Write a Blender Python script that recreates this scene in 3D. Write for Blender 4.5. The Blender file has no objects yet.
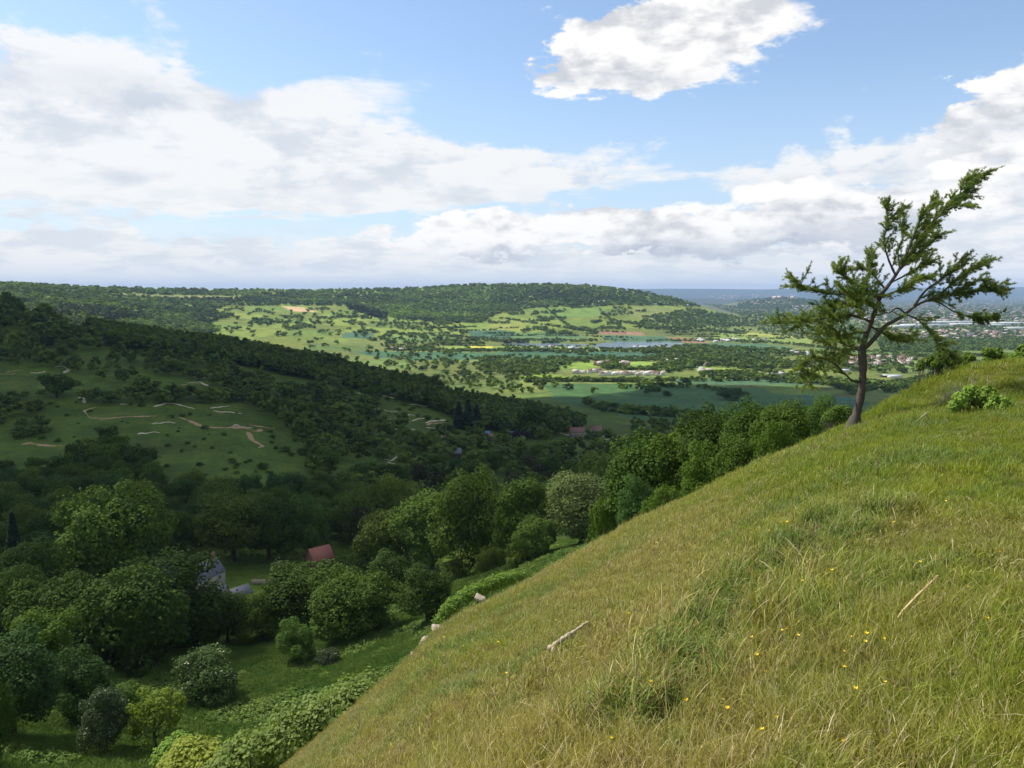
import bpy, math, random
import numpy as np
from mathutils import Vector
RNG = np.random.default_rng(7)
random.seed(7)
SC = bpy.context.scene
COL = SC.collection
F = 790.0
PITCH = math.atan((384 - 292) / F)
CP, SP = math.cos(PITCH), math.sin(PITCH)

def ray(px, py):
    """photo pixel -> (u, t): x/y and z/y of the sight line"""
    cx = (np.asarray(px, float) - 512) / F
    cy = (384 - np.asarray(py, float)) / F
    Y = CP + cy * SP
    return cx / Y, (-SP + cy * CP) / Y

def proj(x, y, z):
    u = x / y; t = z / y
    d = CP - t * SP
    return 512 + F * u / d, 384 - F * (SP + t * CP) / d

# ------------------------------------------------------------ camera, light
cam_d = bpy.data.cameras.new('camera')
cam = bpy.data.objects.new('camera', cam_d)
COL.objects.link(cam)
cam_d.sensor_width = 36
cam_d.lens = F / 1024 * 36
cam_d.clip_start = 0.05
cam_d.clip_end = 200000
cam.rotation_euler = (math.pi / 2 - PITCH, 0, 0)
SC.camera = cam
SUN_AZ, SUN_EL = math.radians(-62), math.radians(52)   # azimuth from +Y, to the left
SUN = np.array([math.sin(SUN_AZ) * math.cos(SUN_EL), math.cos(SUN_AZ) * math.cos(SUN_EL), math.sin(SUN_EL)])
sd = bpy.data.lights.new('sun', 'SUN')
sd.energy = 5.0; sd.angle = math.radians(0.5); sd.color = (1.0, 0.94, 0.83)
so = bpy.data.objects.new('sun', sd); COL.objects.link(so)
so.rotation_euler = Vector(-SUN).to_track_quat('-Z', 'Y').to_euler()
SC.view_settings.view_transform = 'Standard'
SC.view_settings.look = 'None'
SC.view_settings.exposure = 0.25
SC.view_settings.gamma = 1.0
SC.cycles.max_bounces = 5
SC.cycles.diffuse_bounces = 2
SC.cycles.transmission_bounces = 3
SC.cycles.transparent_max_bounces = 8
SC.cycles.volume_bounces = 0
SC.cycles.caustics_reflective = False
SC.cycles.caustics_refractive = False

# ------------------------------------------------------------ node helper
class NT:
    def __init__(self, tree):
        self.t = tree; self.n = tree.nodes; self.l = tree.links
    def node(self, kind, **kw):
        n = self.n.new(kind)
        for k, v in kw.items(): setattr(n, k, v)
        return n
    def put(self, sock, v):
        if isinstance(v, bpy.types.NodeSocket): self.l.new(v, sock)
        elif v is not None: sock.default_value = v
    def m(self, op, a, b=None, c=None, clamp=False):
        n = self.node('ShaderNodeMath', operation=op, use_clamp=clamp)
        self.put(n.inputs[0], a)
        if b is not None: self.put(n.inputs[1], b)
        if c is not None: self.put(n.inputs[2], c)
        return n.outputs[0]
    def add(self, *a):
        r = a[0]
        for x in a[1:]: r = self.m('ADD', r, x)
        return r
    def mul(self, a, b): return self.m('MULTIPLY', a, b)
    def sstep(self, x, lo, hi):
        n = self.node('ShaderNodeMapRange', interpolation_type='SMOOTHSTEP')
        self.put(n.inputs[0], x); self.put(n.inputs[1], lo); self.put(n.inputs[2], hi)
        return n.outputs[0]
    def lstep(self, x, lo, hi, a=0.0, b=1.0):
        n = self.node('ShaderNodeMapRange')
        self.put(n.inputs[0], x); self.put(n.inputs[1], lo); self.put(n.inputs[2], hi)
        n.inputs[3].default_value = a; n.inputs[4].default_value = b
        return n.outputs[0]
    def mix(self, f, a, b, blend='MIX'):
        n = self.node('ShaderNodeMix', data_type='RGBA', blend_type=blend)
        self.put(n.inputs[0], f)
        self.put(n.inputs[6], (*a, 1) if isinstance(a, tuple) and len(a) == 3 else a)
        self.put(n.inputs[7], (*b, 1) if isinstance(b, tuple) and len(b) == 3 else b)
        return n.outputs[2]
    def noise(self, vec, scale, detail=4, rough=0.55, dist=0.0, dim='3D', w=None):
        n = self.node('ShaderNodeTexNoise', noise_dimensions=dim)
        if vec is not None: self.l.new(vec, n.inputs['Vector'])
        n.inputs['Scale'].default_value = scale
        n.inputs['Detail'].default_value = detail
        n.inputs['Roughness'].default_value = rough
        n.inputs['Distortion'].default_value = dist
        return n.outputs[0]
    def mapping(self, vec, scale=(1, 1, 1), loc=(0, 0, 0), rot=(0, 0, 0)):
        n = self.node('ShaderNodeMapping')
        self.l.new(vec, n.inputs[0])
        n.inputs['Scale'].default_value = scale
        n.inputs['Location'].default_value = loc
        n.inputs['Rotation'].default_value = rot
        return n.outputs[0]
    def comb(self, x, y, z):
        n = self.node('ShaderNodeCombineXYZ')
        self.put(n.inputs[0], x); self.put(n.inputs[1], y); self.put(n.inputs[2], z)
        return n.outputs[0]

# ------------------------------------------------------------ sky
W = bpy.data.worlds.new('World'); SC.world = W; W.use_nodes = True
def build_world():
    W.node_tree.nodes.clear()
    T = NT(W.node_tree)
    out = T.node('ShaderNodeOutputWorld')
    bg = T.node('ShaderNodeBackground')
    T.l.new(bg.outputs[0], out.inputs[0])
    sky = T.node('ShaderNodeTexSky', sky_type='NISHITA')
    sky.sun_disc = False
    sky.sun_elevation = SUN_EL
    sky.sun_rotation = SUN_AZ
    sky.altitude = 200; sky.air_density = 1.0; sky.dust_density = 0.6; sky.ozone_density = 1.6
    tc = T.node('ShaderNodeTexCoord')
    d = tc.outputs['Generated']
    sp = T.node('ShaderNodeSeparateXYZ'); T.l.new(d, sp.inputs[0])
    x, y, z = sp.outputs
    az = T.mul(T.m('ARCTAN2', x, y), 180 / math.pi)
    el = T.mul(T.m('ARCSINE', z), 180 / math.pi)
    # cloud deck seen in perspective (for textures) and direction based billows
    zz = T.m('ADD', T.m('MAXIMUM', z, 0.0), 0.10)
    deck = T.comb(T.m('DIVIDE', x, zz), T.m('DIVIDE', y, zz), 0.0)
    n1 = T.noise(deck, 1.7, 6, 0.60, 0.35)
    n2 = T.noise(T.mapping(d, (1, 1, 2.0)), 9.0, 7, 0.60, 0.15)
    n3 = T.noise(T.mapping(d, (1, 1, 2.6), (3, 1, 7)), 26.0, 4, 0.6, 0.1)
    wob = T.mul(T.m('SUBTRACT', n2, 0.5), 12.0)
    wob2 = T.mul(T.m('SUBTRACT', n3, 0.5), 5.0)
    azw = T.add(az, wob, wob2)
    elw = T.add(el, T.mul(wob, -0.35), T.mul(wob2, 0.35))
    pos = T.comb(azw, elw, 0.0)
    def blobs(lst):
        tot = 0.0
        for px, py, rx, ry, amp in lst:
            u, t = ray(px, py)
            a0 = math.degrees(math.atan(u)); e0 = math.degrees(math.atan(t * math.cos(math.radians(a0))))
            sx = 2.6 * rx * 57.3 / F * math.cos(math.radians(a0)) ** 1.5; sy = 2.6 * ry * 57.3 / F * math.cos(math.radians(a0))
            v = T.node('ShaderNodeVectorMath', operation='MULTIPLY_ADD')
            T.l.new(pos, v.inputs[0]); v.inputs[1].default_value = (1 / sx, 1 / sy, 0); v.inputs[2].default_value = (-a0 / sx, -e0 / sy, 0)
            g = T.node('ShaderNodeTexGradient', gradient_type='QUADRATIC_SPHERE'); T.l.new(v.outputs[0], g.inputs[0])
            tot = T.m('MULTIPLY_ADD', g.outputs[1], amp * 1.35, tot)
        return tot
    sheet = blobs(SHEET)
    cum = blobs(CUM)
    hole = blobs(HOLES)
    # outside the photographed sector the cover is loose and broken
    rear = T.sstep(T.m('ABSOLUTE', az), 40.0, 60.0)
    hi = T.sstep(el, 22.0, 34.0)
    rest = T.m('MAXIMUM', rear, hi)
    s = T.add(sheet, T.mul(T.m('SUBTRACT', n1, 0.5), 2.3), T.mul(T.m('SUBTRACT', n2, 0.5), 2.0), T.mul(rest, 0.42), T.mul(hole, -1.0))
    f_sheet = T.mul(T.sstep(s, 0.20, 0.80), 0.93)
    c = T.add(cum, T.mul(T.m('SUBTRACT', n2, 0.5), 1.1), T.mul(T.m('SUBTRACT', n3, 0.5), 0.9))
    f_cum = T.sstep(c, 0.40, 0.68)
    # bank along the horizon
    hz = T.mul(T.sstep(T.add(el, T.mul(wob, 0.35)), 5.5, 1.2), 0.62)
    f_sheet = T.m('MAXIMUM', f_sheet, hz)
    # colours
    shade1 = T.sstep(T.add(n1, T.mul(T.m('SUBTRACT', n2, 0.5), 1.5)), 0.26, 0.56)
    col_sheet = T.mix(shade1, CL_GREY, CL_WHITE)
    gl = blobs(GREYS)
    col_sheet = T.mix(T.m('MINIMUM', T.mul(gl, 0.9), 0.9), col_sheet, CL_DARK)
    nl = T.noise(T.mapping(d, (1, 1, 4.5), (2, 5, 1)), 13.0, 5, 0.62, 0.2)
    low = T.mix(T.sstep(nl, .38, .56), cl(.74, .80, .88), cl(1.0, 1.0, 1.0))
    col_sheet = T.mix(T.mul(T.sstep(el, 8.5, 4.0), .8), col_sheet, low)
    col_sheet = T.mix(T.mul(T.sstep(el, 2.6, 0.2), .8), col_sheet, CL_HZ)
    # cumulus: bright where density thick above, grey underneath
    up = T.noise(T.mapping(d, (1, 1, 2.0), (0, 0, -0.035)), 9.0, 3, 0.55, 0.15)
    emb = T.m('SUBTRACT', n2, up)
    sh = T.sstep(T.add(T.mul(emb, 2.4), T.mul(T.m('SUBTRACT', n3, 0.5), 1.0)), -0.42, 0.16)
    col_cum = T.mix(sh, CL_CGREY, CL_BRIGHT)
    lowg = blobs(BASES)
    col_cum = T.mix(T.m('MINIMUM', T.mul(lowg, 0.8), 0.85), col_cum, CL_DARK)
    k = T.node('ShaderNodeVectorMath', operation='SCALE')
    T.l.new(sky.outputs[0], k.inputs[0]); k.inputs['Scale'].default_value = SKY_K
    base = T.mix(T.mul(T.sstep(el, 16.0, 2.0), .62), k.outputs[0], cl(.56, .72, .96))
    colr = T.mix(f_sheet, base, col_sheet)
    colr = T.mix(f_cum, colr, col_cum)
    T.l.new(colr, bg.inputs[0])
    bg.inputs[1].default_value = SKY_STRENGTH
SKY_STRENGTH = 0.14
SKY_K = 1.05
def cl(r, g, b): return (r / SKY_STRENGTH * .86, g / SKY_STRENGTH * .85, b / SKY_STRENGTH * .83)
CL_WHITE = cl(0.97, 0.98, 1.0); CL_GREY = cl(0.72, 0.77, 0.85); CL_DARK = cl(0.47, 0.54, 0.66)
CL_BRIGHT = cl(1.06, 1.06, 1.07); CL_CGREY = cl(0.66, 0.69, 0.75); CL_HZ = cl(0.88, 0.92, 0.98)
# px, py, rx, ry, amp
SHEET = [(60, 110, 150, 55, .75), (230, 130, 160, 45, .7), (110, 170, 230, 36, .65), (380, 165, 160, 32, .6),
         (560, 150, 120, 15, .42), (470, 190, 150, 16, .5), (60, 55, 120, 26, .4), (250, 200, 270, 16, .5), (410, 80, 80, 26, .36),
         (850, 165, 190, 32, .65), (1000, 190, 110, 55, .6), (900, 95, 80, 26, .3), (520, 262, 600, 20, .65),
         (60, 252, 220, 24, .6), (330, 255, 180, 16, .4), (930, 262, 200, 24, .5), (610, 175, 60, 8, .25)]
CUM = [(592, 58, 56, 24, .85), (655, 42, 66, 34, .95), (728, 28, 50, 30, .9), (780, 22, 34, 15, .6), (660, 66, 60, 14, .45), (508, 230, 34, 20, .9), (470, 240, 46, 14, .8), (415, 246, 40, 8, .6),
       (610, 238, 40, 18, .85), (650, 228, 34, 16, .8), (705, 234, 46, 20, .8), (790, 222, 80, 26, .8), (870, 205, 60, 26, .6),
       (990, 95, 50, 34, .9), (1020, 130, 50, 40, .8), (960, 245, 60, 12, .4), (230, 262, 120, 10, .4), (985, 205, 40, 20, .5)]
HOLES = [(300, 18, 260, 22, .5), (430, 110, 60, 22, .25), (560, 115, 90, 28, .5), (690, 120, 150, 26, .55), (800, 75, 90, 40, .6), (590, 206, 90, 9, .7), (350, 226, 190, 9, .5), (180, 60, 60, 16, .3), (330, 185, 60, 8, .3),
         (270, 226, 150, 8, .5), (650, 185, 50, 14, .35), (860, 40, 120, 30, .5)]
GREYS = [(20, 240, 70, 9, .3), (980, 215, 110, 9, .6), (850, 260, 200, 4, .4), (1000, 160, 60, 10, .4), (120, 90, 90, 12, .25), (880, 190, 100, 8, .3), (1010, 262, 60, 6, .4)]
BASES = [(640, 256, 90, 6, .9), (790, 244, 100, 9, .9), (500, 252, 60, 5, .6), (640, 80, 90, 8, .35), (1010, 125, 50, 12, .5), (900, 225, 60, 10, .7)]
build_world()
W.cycles.sampling_method = 'MANUAL'
W.cycles.sample_map_resolution = 256

# ------------------------------------------------------------ numpy noise
def vnoise(x, y, seed=0):
    xi = np.floor(x).astype(np.int64); yi = np.floor(y).astype(np.int64)
    fx = x - xi; fy = y - yi
    fx = fx * fx * (3 - 2 * fx); fy = fy * fy * (3 - 2 * fy)
    def h(a, b):
        n = (a * 374761393 + b * 668265263 + seed * 1442695040) & 0xffffffff
        n = ((n ^ (n >> 13)) * 1274126177) & 0xffffffff
        return ((n ^ (n >> 16)) & 0xffff) / 65535.0
    return (h(xi, yi) * (1 - fx) + h(xi + 1, yi) * fx) * (1 - fy) + (h(xi, yi + 1) * (1 - fx) + h(xi + 1, yi + 1) * fx) * fy
def fbm(x, y, seed=0, octs=4, g=0.5):
    s = 0; a = 1; tot = 0
    for o in range(octs):
        s = s + a * (vnoise(x * 2 ** o, y * 2 ** o, seed + o) - 0.5); tot += a; a *= g
    return s / tot * 2

# ------------------------------------------------------------ mesh helpers
def mesh_np(name, V, quads=None, tris=None, mats=(), mat_idx=None, attrs=None, smooth=False):
    me = bpy.data.meshes.new(name)
    V = np.asarray(V, np.float32)
    nq = 0 if quads is None else len(quads); nt = 0 if tris is None else len(tris)
    me.vertices.add(len(V)); me.vertices.foreach_set('co', V.ravel())
    me.loops.add(nq * 4 + nt * 3); me.polygons.add(nq + nt)
    li = []; ls = []
    if nq: li.append(np.asarray(quads, np.int32).ravel()); ls.append(np.arange(nq) * 4)
    if nt: li.append(np.asarray(tris, np.int32).ravel()); ls.append(nq * 4 + np.arange(nt) * 3)
    me.loops.foreach_set('vertex_index', np.concatenate(li))
    me.polygons.foreach_set('loop_start', np.concatenate(ls).astype(np.int32))
    if mat_idx is not None: me.polygons.foreach_set('material_index', np.asarray(mat_idx, np.int32))
    if smooth: me.polygons.foreach_set('use_smooth', np.ones(nq + nt, bool))
    for k, (kind, arr) in (attrs or {}).items():
        a = me.attributes.new(k, kind, 'POINT')
        if kind == 'FLOAT_COLOR':
            c = np.ones((len(V), 4), np.float32); c[:, :3] = arr; a.data.foreach_set('color', c.ravel())
        else: a.data.foreach_set('value', np.asarray(arr, np.float32).ravel())
    for m_ in mats: me.materials.append(m_)
    me.update(calc_edges=True)
    return me
def link(name, me, parent=None, loc=None):
    o = bpy.data.objects.new(name, me); COL.objects.link(o)
    if parent is not None: o.parent = parent
    if loc is not None: o.location = loc
    return o
def empty(name, loc, label, cat, group=None, rz=0.0, s=1.0):
    o = bpy.data.objects.new(name, None); COL.objects.link(o)
    o.location = loc; o.rotation_euler = (0, 0, rz); o.scale = (s, s, s) if np.isscalar(s) else s
    o.empty_display_size = 0.2
    return tag(o, label, cat, group)
def tag(o, label=None, cat=None, group=None, kind=None):
    if label: o['label'] = label
    if cat: o['category'] = cat
    if group: o['group'] = group
    if kind: o['kind'] = kind
    return o
class MB:
    """collects boxes, tubes and free faces into one mesh"""
    def __init__(self): self.V = []; self.Q = []; self.T = []; self.mi = []; self.ti = []
    def add(self, V, Q=(), T=(), m=0):
        b = sum(len(v) for v in self.V)
        self.V.append(np.asarray(V, float))
        if len(Q): self.Q.append(np.asarray(Q) + b); self.mi += [m] * len(Q)
        if len(T): self.T.append(np.asarray(T) + b); self.ti += [m] * len(T)
    def box(self, c, s, rz=0.0, m=0):
        x, y, z = np.array(s) / 2.0
        P = np.array([[-x, -y, -z], [x, -y, -z], [x, y, -z], [-x, y, -z], [-x, -y, z], [x, -y, z], [x, y, z], [-x, y, z]])
        ca, sa = math.cos(rz), math.sin(rz)
        P = np.stack([P[:, 0] * ca - P[:, 1] * sa, P[:, 0] * sa + P[:, 1] * ca, P[:, 2]], 1) + np.array(c)
        self.add(P, [[0, 3, 2, 1], [4, 5, 6, 7], [0, 1, 5, 4], [1, 2, 6, 5], [2, 3, 7, 6], [3, 0, 4, 7]], m=m)
    def tube(self, P, R, n=7, m=0):
        P = np.asarray(P, float); R = np.asarray(R, float) * np.ones(len(P))
        d = np.gradient(P, axis=0); d /= np.linalg.norm(d, axis=1)[:, None] + 1e-9
        ref = np.array([0.31, 0.17, 0.93]) if abs(d[0, 2]) < 0.8 else np.array([0.95, 0.1, 0.2])
        a = np.cross(d, ref); a /= np.linalg.norm(a, axis=1)[:, None] + 1e-9
        b = np.cross(d, a)
        th = np.arange(n) * 2 * math.pi / n
        V = P[:, None, :] + R[:, None, None] * (np.cos(th)[None, :, None] * a[:, None, :] + np.sin(th)[None, :, None] * b[:, None, :])
        k = len(P); V = V.reshape(-1, 3)
        Q = [[i * n + j, i * n + (j + 1) % n, (i + 1) * n + (j + 1) % n, (i + 1) * n + j] for i in range(k - 1) for j in range(n)]
        V = np.vstack([V, P[0], P[-1]])
        T = [[k * n, (j + 1) % n, j] for j in range(n)] + [[k * n + 1, (k - 1) * n + j, (k - 1) * n + (j + 1) % n] for j in range(n)]
        self.add(V, Q, T, m)
    def mesh(self, name, mats, smooth=False):
        return mesh_np(name, np.vstack(self.V), np.vstack(self.Q) if self.Q else None, np.vstack(self.T) if self.T else None,
                       mats, self.mi + self.ti, smooth=smooth)

def mat(name):
    m = bpy.data.materials.new(name); m.use_nodes = True; m.node_tree.nodes.clear()
    return m, NT(m.node_tree)
def finish(T, surf, disp=None):
    o = T.node('ShaderNodeOutputMaterial'); T.l.new(surf, o.inputs[0])
def bsdf(T, col, rough=0.8, bump=None, bstr=0.3, bdist=0.1, spec=0.3):
    p = T.node('ShaderNodeBsdfPrincipled')
    T.put(p.inputs['Base Color'], (*col, 1) if isinstance(col, tuple) and len(col) == 3 else col)
    T.put(p.inputs['Roughness'], rough); p.inputs['Specular IOR Level'].default_value = spec
    if bump is not None:
        b = T.node('ShaderNodeBump'); b.inputs['Strength'].default_value = bstr; b.inputs['Distance'].default_value = bdist
        T.l.new(bump, b.inputs['Height']); T.l.new(b.outputs[0], p.inputs['Normal'])
    return p.outputs[0]
def simple(name, col, rough=0.8, var=0.15, scale=1.0):
    m, T = mat(name)
    g = T.node('ShaderNodeNewGeometry')
    n = T.noise(g.outputs['Position'], scale, 4)
    c = T.mix(n, tuple(v * (1 - var) for v in col), tuple(min(1, v * (1 + var)) for v in col))
    finish(T, bsdf(T, c, rough, n, 0.2, 0.05)); return m
# ------------------------------------------------------------ terrain heights
PROF = {
 -320: [(35, 800), (60, 720), (100, 650), (200, 545), (300, 470), (450, 395), (600, 335), (800, 292), (900, 286), (1200, 300), (2000, 300), (2600, 283), (5000, 285)],
 -100: [(35, 900), (60, 790), (100, 690), (200, 565), (300, 490), (400, 430), (500, 385), (600, 345), (700, 312), (800, 298), (900, 294), (1100, 315), (1500, 320), (2000, 300), (2600, 284), (4000, 286)],
 0: [(35, 950), (60, 820), (90, 748), (130, 668), (200, 580), (300, 500), (400, 440), (500, 400), (600, 365), (700, 336), (800, 314), (880, 302), (980, 302), (1150, 325), (1500, 326), (2000, 308), (2500, 295), (3000, 282), (4000, 283)],
 100: [(35, 960), (60, 830), (100, 725), (150, 645), (200, 592), (300, 497), (400, 440), (500, 402), (600, 372), (700, 352), (800, 336), (880, 329), (980, 328), (1150, 352), (1500, 347), (2000, 325), (2600, 306), (3200, 290), (4000, 286)],
 200: [(35, 940), (60, 825), (100, 735), (150, 655), (200, 597), (300, 500), (400, 447), (500, 410), (620, 378), (750, 353), (850, 342), (960, 342), (1150, 374), (1600, 357), (2400, 331), (3000, 314), (3600, 301), (4000, 291), (4600, 289.5)],
 300: [(35, 880), (60, 800), (100, 722), (150, 645), (200, 592), (300, 512), (400, 463), (500, 426), (620, 396), (750, 371), (850, 360), (950, 361), (1100, 386), (1400, 384), (2000, 355), (2600, 335), (3200, 318), (3800, 304), (4400, 291), (5000, 289)],
 400: [(35, 800), (60, 745), (100, 690), (150, 628), (200, 590), (300, 522), (400, 476), (500, 444), (600, 417), (700, 394), (790, 382), (880, 384), (1000, 399), (1200, 397), (1600, 374), (2000, 357), (2500, 344), (3100, 325), (3700, 309), (4300, 294), (4800, 286.5), (6000, 300)],
 480: [(35, 740), (60, 690), (100, 632), (150, 582), (200, 565), (300, 519), (400, 482), (500, 456), (600, 434), (700, 411), (800, 399), (900, 400), (1150, 399), (1450, 383), (1800, 367), (2200, 352), (2600, 343), (3200, 323), (3800, 307), (4400, 291), (4900, 281.5), (6000, 300)],
 560: [(35, 690), (60, 630), (100, 580), (150, 550), (200, 546), (300, 516), (400, 482), (500, 456), (620, 437), (720, 424), (850, 412), (1000, 402), (1200, 391), (1500, 379), (1800, 367), (2200, 353), (2500, 345.5), (2750, 341), (3200, 325), (3800, 308), (4300, 292), (4800, 280), (6000, 300)],
 640: [(35, 620), (60, 550), (80, 536), (100, 540), (150, 530), (200, 525), (300, 512), (450, 472), (600, 442), (720, 428), (850, 415), (1000, 403), (1200, 393), (1500, 380), (1800, 367), (2200, 354), (2500, 345.5), (2750, 341), (3200, 328), (3800, 311), (4200, 299), (4600, 289), (6000, 300)],
 690: [(35, 590), (60, 520), (80, 508), (100, 520), (150, 530), (200, 530), (300, 512), (450, 474), (600, 445), (720, 430), (850, 417), (1000, 405), (1200, 394), (1500, 381), (1800, 367), (2200, 354), (2500, 346), (2750, 342), (3200, 332), (3800, 319), (4300, 306), (4700, 302), (6000, 310)],
 740: [(35, 560), (60, 492), (76, 486), (100, 500), (200, 540), (300, 515), (500, 465), (720, 435), (1000, 408), (1200, 396), (1500, 382), (2000, 361), (3000, 339), (4000, 326), (5000, 316), (6500, 313)],
 800: [(35, 540), (52, 462), (66, 456), (100, 500), (200, 540), (300, 520), (500, 480), (700, 450), (1000, 412), (1200, 399), (1500, 384), (2000, 362), (3000, 339), (4500, 323), (6500, 313.5)],
 1024: [(35, 540), (50, 450), (66, 450), (100, 500), (200, 540), (300, 520), (500, 480), (700, 450), (1000, 418), (1200, 404), (1500, 386), (2000, 362), (3000, 339), (4500, 323), (6500, 313.5)],
 1400: [(35, 640), (60, 590), (100, 570), (200, 540), (300, 520), (500, 480), (700, 450), (1000, 420), (1500, 388), (2000, 362), (3000, 339), (4500, 323), (6500, 313.5)],
}
LY0, LY1, NL = math.log(30), math.log(45000), 760
NU = 820
UA = np.linspace(-1.35, 1.2, NU); LA = np.linspace(LY0, LY1, NL); YA = np.exp(LA)
def build_grid():
    cols = sorted(PROF); cu = np.array([(c - 512) / F for c in cols]); Z = []
    for c in cols:
        P = np.array(PROF[c], float); Y = P[:, 0]
        _, t = ray(512, P[:, 1]); z = t * Y
        if c > 470:   # joins the flat vale beyond the ridge
            e = [8000., 20000., 45000.]
            z = np.append(z, [-180, -185, -185]); Y = np.append(Y, e)
        else:
            Y = np.append(Y, [9000., 45000.]); z = np.append(z, [-60, -150])
        Z.append(np.interp(LA, np.log(Y), z))
    Z = np.array(Z)                      # cols x L
    G = np.empty((NU, NL))
    k = np.clip(np.searchsorted(cu, UA) - 1, 0, len(cu) - 2)
    f = np.clip((UA - cu[k]) / (cu[k + 1] - cu[k]), 0, 1)[:, None]; f = f * f * (3 - 2 * f)
    G = Z[k] * (1 - f) + Z[k + 1] * f
    def blur(A, axis, r):
        w = np.exp(-0.5 * (np.arange(-3 * r, 3 * r + 1) / r) ** 2); w /= w.sum()
        pad = [(0, 0), (0, 0)]; pad[axis] = (3 * r, 3 * r)
        B = np.pad(A, pad, mode='edge'); out = np.zeros_like(A)
        for i, ww in enumerate(w):
            sl = [slice(None)] * 2; sl[axis] = slice(i, i + A.shape[axis]); out += ww * B[tuple(sl)]
        return out
    G = blur(G, 1, 4); G = blur(G, 0, 7)
    X = UA[:, None] * YA[None, :]; Yg = np.broadcast_to(YA[None, :], X.shape)
    # natural undulation growing with distance
    for wl, am, sd_ in ((140, 2.2, 3), (420, 4.0, 9)):
        G += fbm(X / wl, Yg / wl, sd_, 3) * am * np.clip((Yg - 150) / 600, 0, 1) * np.where(Yg > 1000, .6, 1) * np.where((G < -150) & (Yg > 1000), 0.15, 1)
    G += fbm(X / 18, Yg / 18, 31, 3) * 0.7 * np.clip((900 - Yg) / 500, 0, 1)
    # wooded hill out in the vale, distant ridge on the horizon
    G += 112 * np.exp(-((X - 3150) / 620) ** 2 - ((Yg - 9200) / 900) ** 2)
    s = np.clip((Yg - 19000) / 9000, 0, 1); s = s * s * (3 - 2 * s)
    top = 165 + 75 * fbm(X / 3500, Yg / 16000, 5, 3) + 60 * np.clip((X / Yg - 0.45) * 3, 0, 1)
    G += s * top * 1.62 * np.clip((X / Yg + 0.05) * 8, 0, 1)
    # a second, nearer low swell so the far plain is not one flat sheet
    G += 55 * np.exp(-((Yg - 15500) / 1300) ** 2) * (0.5 + 1.1 * fbm(X / 3000, Yg / 5000, 8, 2)) * (X / Yg > 0.1)
    return G, X, Yg
GZ, GX, GY = build_grid()

# reservoir level
LAKE_Z = float(ray(600, 345.8)[1] * 2530)
LAKES = [[(603, 342.6), (622, 341.4), (650, 341.8), (682, 342.8), (679, 347.0), (655, 348.6), (625, 348.8), (597, 348.2), (590, 346.5)],
         [(500, 343.6), (520, 342.8), (560, 343.4), (592, 344.2), (584, 346.6), (545, 346.8), (512, 346.4)]]
def inpoly(px, py, poly):
    P = np.asarray(poly, float); r = np.zeros(np.shape(px), bool); j = len(P) - 1
    for i in range(len(P)):
        a = (P[i, 1] > py) != (P[j, 1] > py)
        with np.errstate(divide='ignore', invalid='ignore'):
            r ^= a & (px < (P[j, 0] - P[i, 0]) * (py - P[i, 1]) / (P[j, 1] - P[i, 1] + 1e-12) + P[i, 0])
        j = i
    return r
def lake_world(poly):
    out = []
    for p in poly:
        u, t = ray(*p); Y = LAKE_Z / t; out.append((u * Y, Y))
    return np.array(out)
LW = [lake_world(p) for p in LAKES]
for lw in LW:
    c = lw.mean(0)
    near = (np.abs(GX - c[0]) < 330) & (np.abs(GY - c[1]) < 330)
    GZ[near] = np.maximum(GZ[near], LAKE_Z + 0.6)
for lw in LW:
    GZ[inpoly(GX, GY, lw)] = LAKE_Z - 4

def valley(x, y):
    u = np.clip((x / y - UA[0]) / (UA[1] - UA[0]), 0, NU - 1.001); l = np.clip((np.log(np.maximum(y, 1)) - LY0) / (LA[1] - LA[0]), 0, NL - 1.001)
    i = u.astype(int); j = l.astype(int); fu = u - i; fl = l - j
    return (GZ[i, j] * (1 - fu) + GZ[i + 1, j] * fu) * (1 - fl) + (GZ[i, j + 1] * (1 - fu) + GZ[i + 1, j + 1] * fu) * fl

EYE = 1.6
SIL = [(100, 945, 12), (275, 768, 12), (350, 706, 13), (415, 652, 14), (440, 622, 15), (480, 602, 17), (520, 584, 18), (560, 562, 20), (640, 517, 22),
       (700, 490, 24), (740, 470, 24), (800, 445, 24), (858, 423, 25), (890, 411, 26), (940, 402, 28), (1024, 392, 30)]
def _sil():
    th = []; S = []; R = []
    for px, py, r in SIL:
        u, t = ray(px, py + 5); a = math.atan(u); th.append(a); S.append(t * math.cos(a)); R.append(r)
    th = np.array(th); S = np.array(S); R = np.array(R, float)
    m = S + 2 * EYE / R; c = EYE / R ** 2
    T = np.linspace(-math.pi, math.pi, 721)
    pa, pb = 0.56, -0.20
    plane = pa * np.sin(T) + pb * np.cos(T)
    mi = np.interp(T, th, m); ci = np.interp(T, th, c)
    out = np.maximum(th[0] - T, T - th[-1]); w = np.clip(out / 0.5, 0, 1); w = w * w * (3 - 2 * w)
    mm = mi * (1 - w) + plane * w
    cc = ci * (1 - w) + 0.0035 * w
    k = np.exp(-0.5 * (np.arange(-6, 7) / 2.0) ** 2); k /= k.sum()
    mm = np.convolve(np.pad(mm, 6, 'wrap'), k, 'valid'); cc = np.convolve(np.pad(cc, 6, 'wrap'), k, 'valid')
    return T, mm, cc
_T, _M, _C = _sil()
TRACK = None
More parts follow.
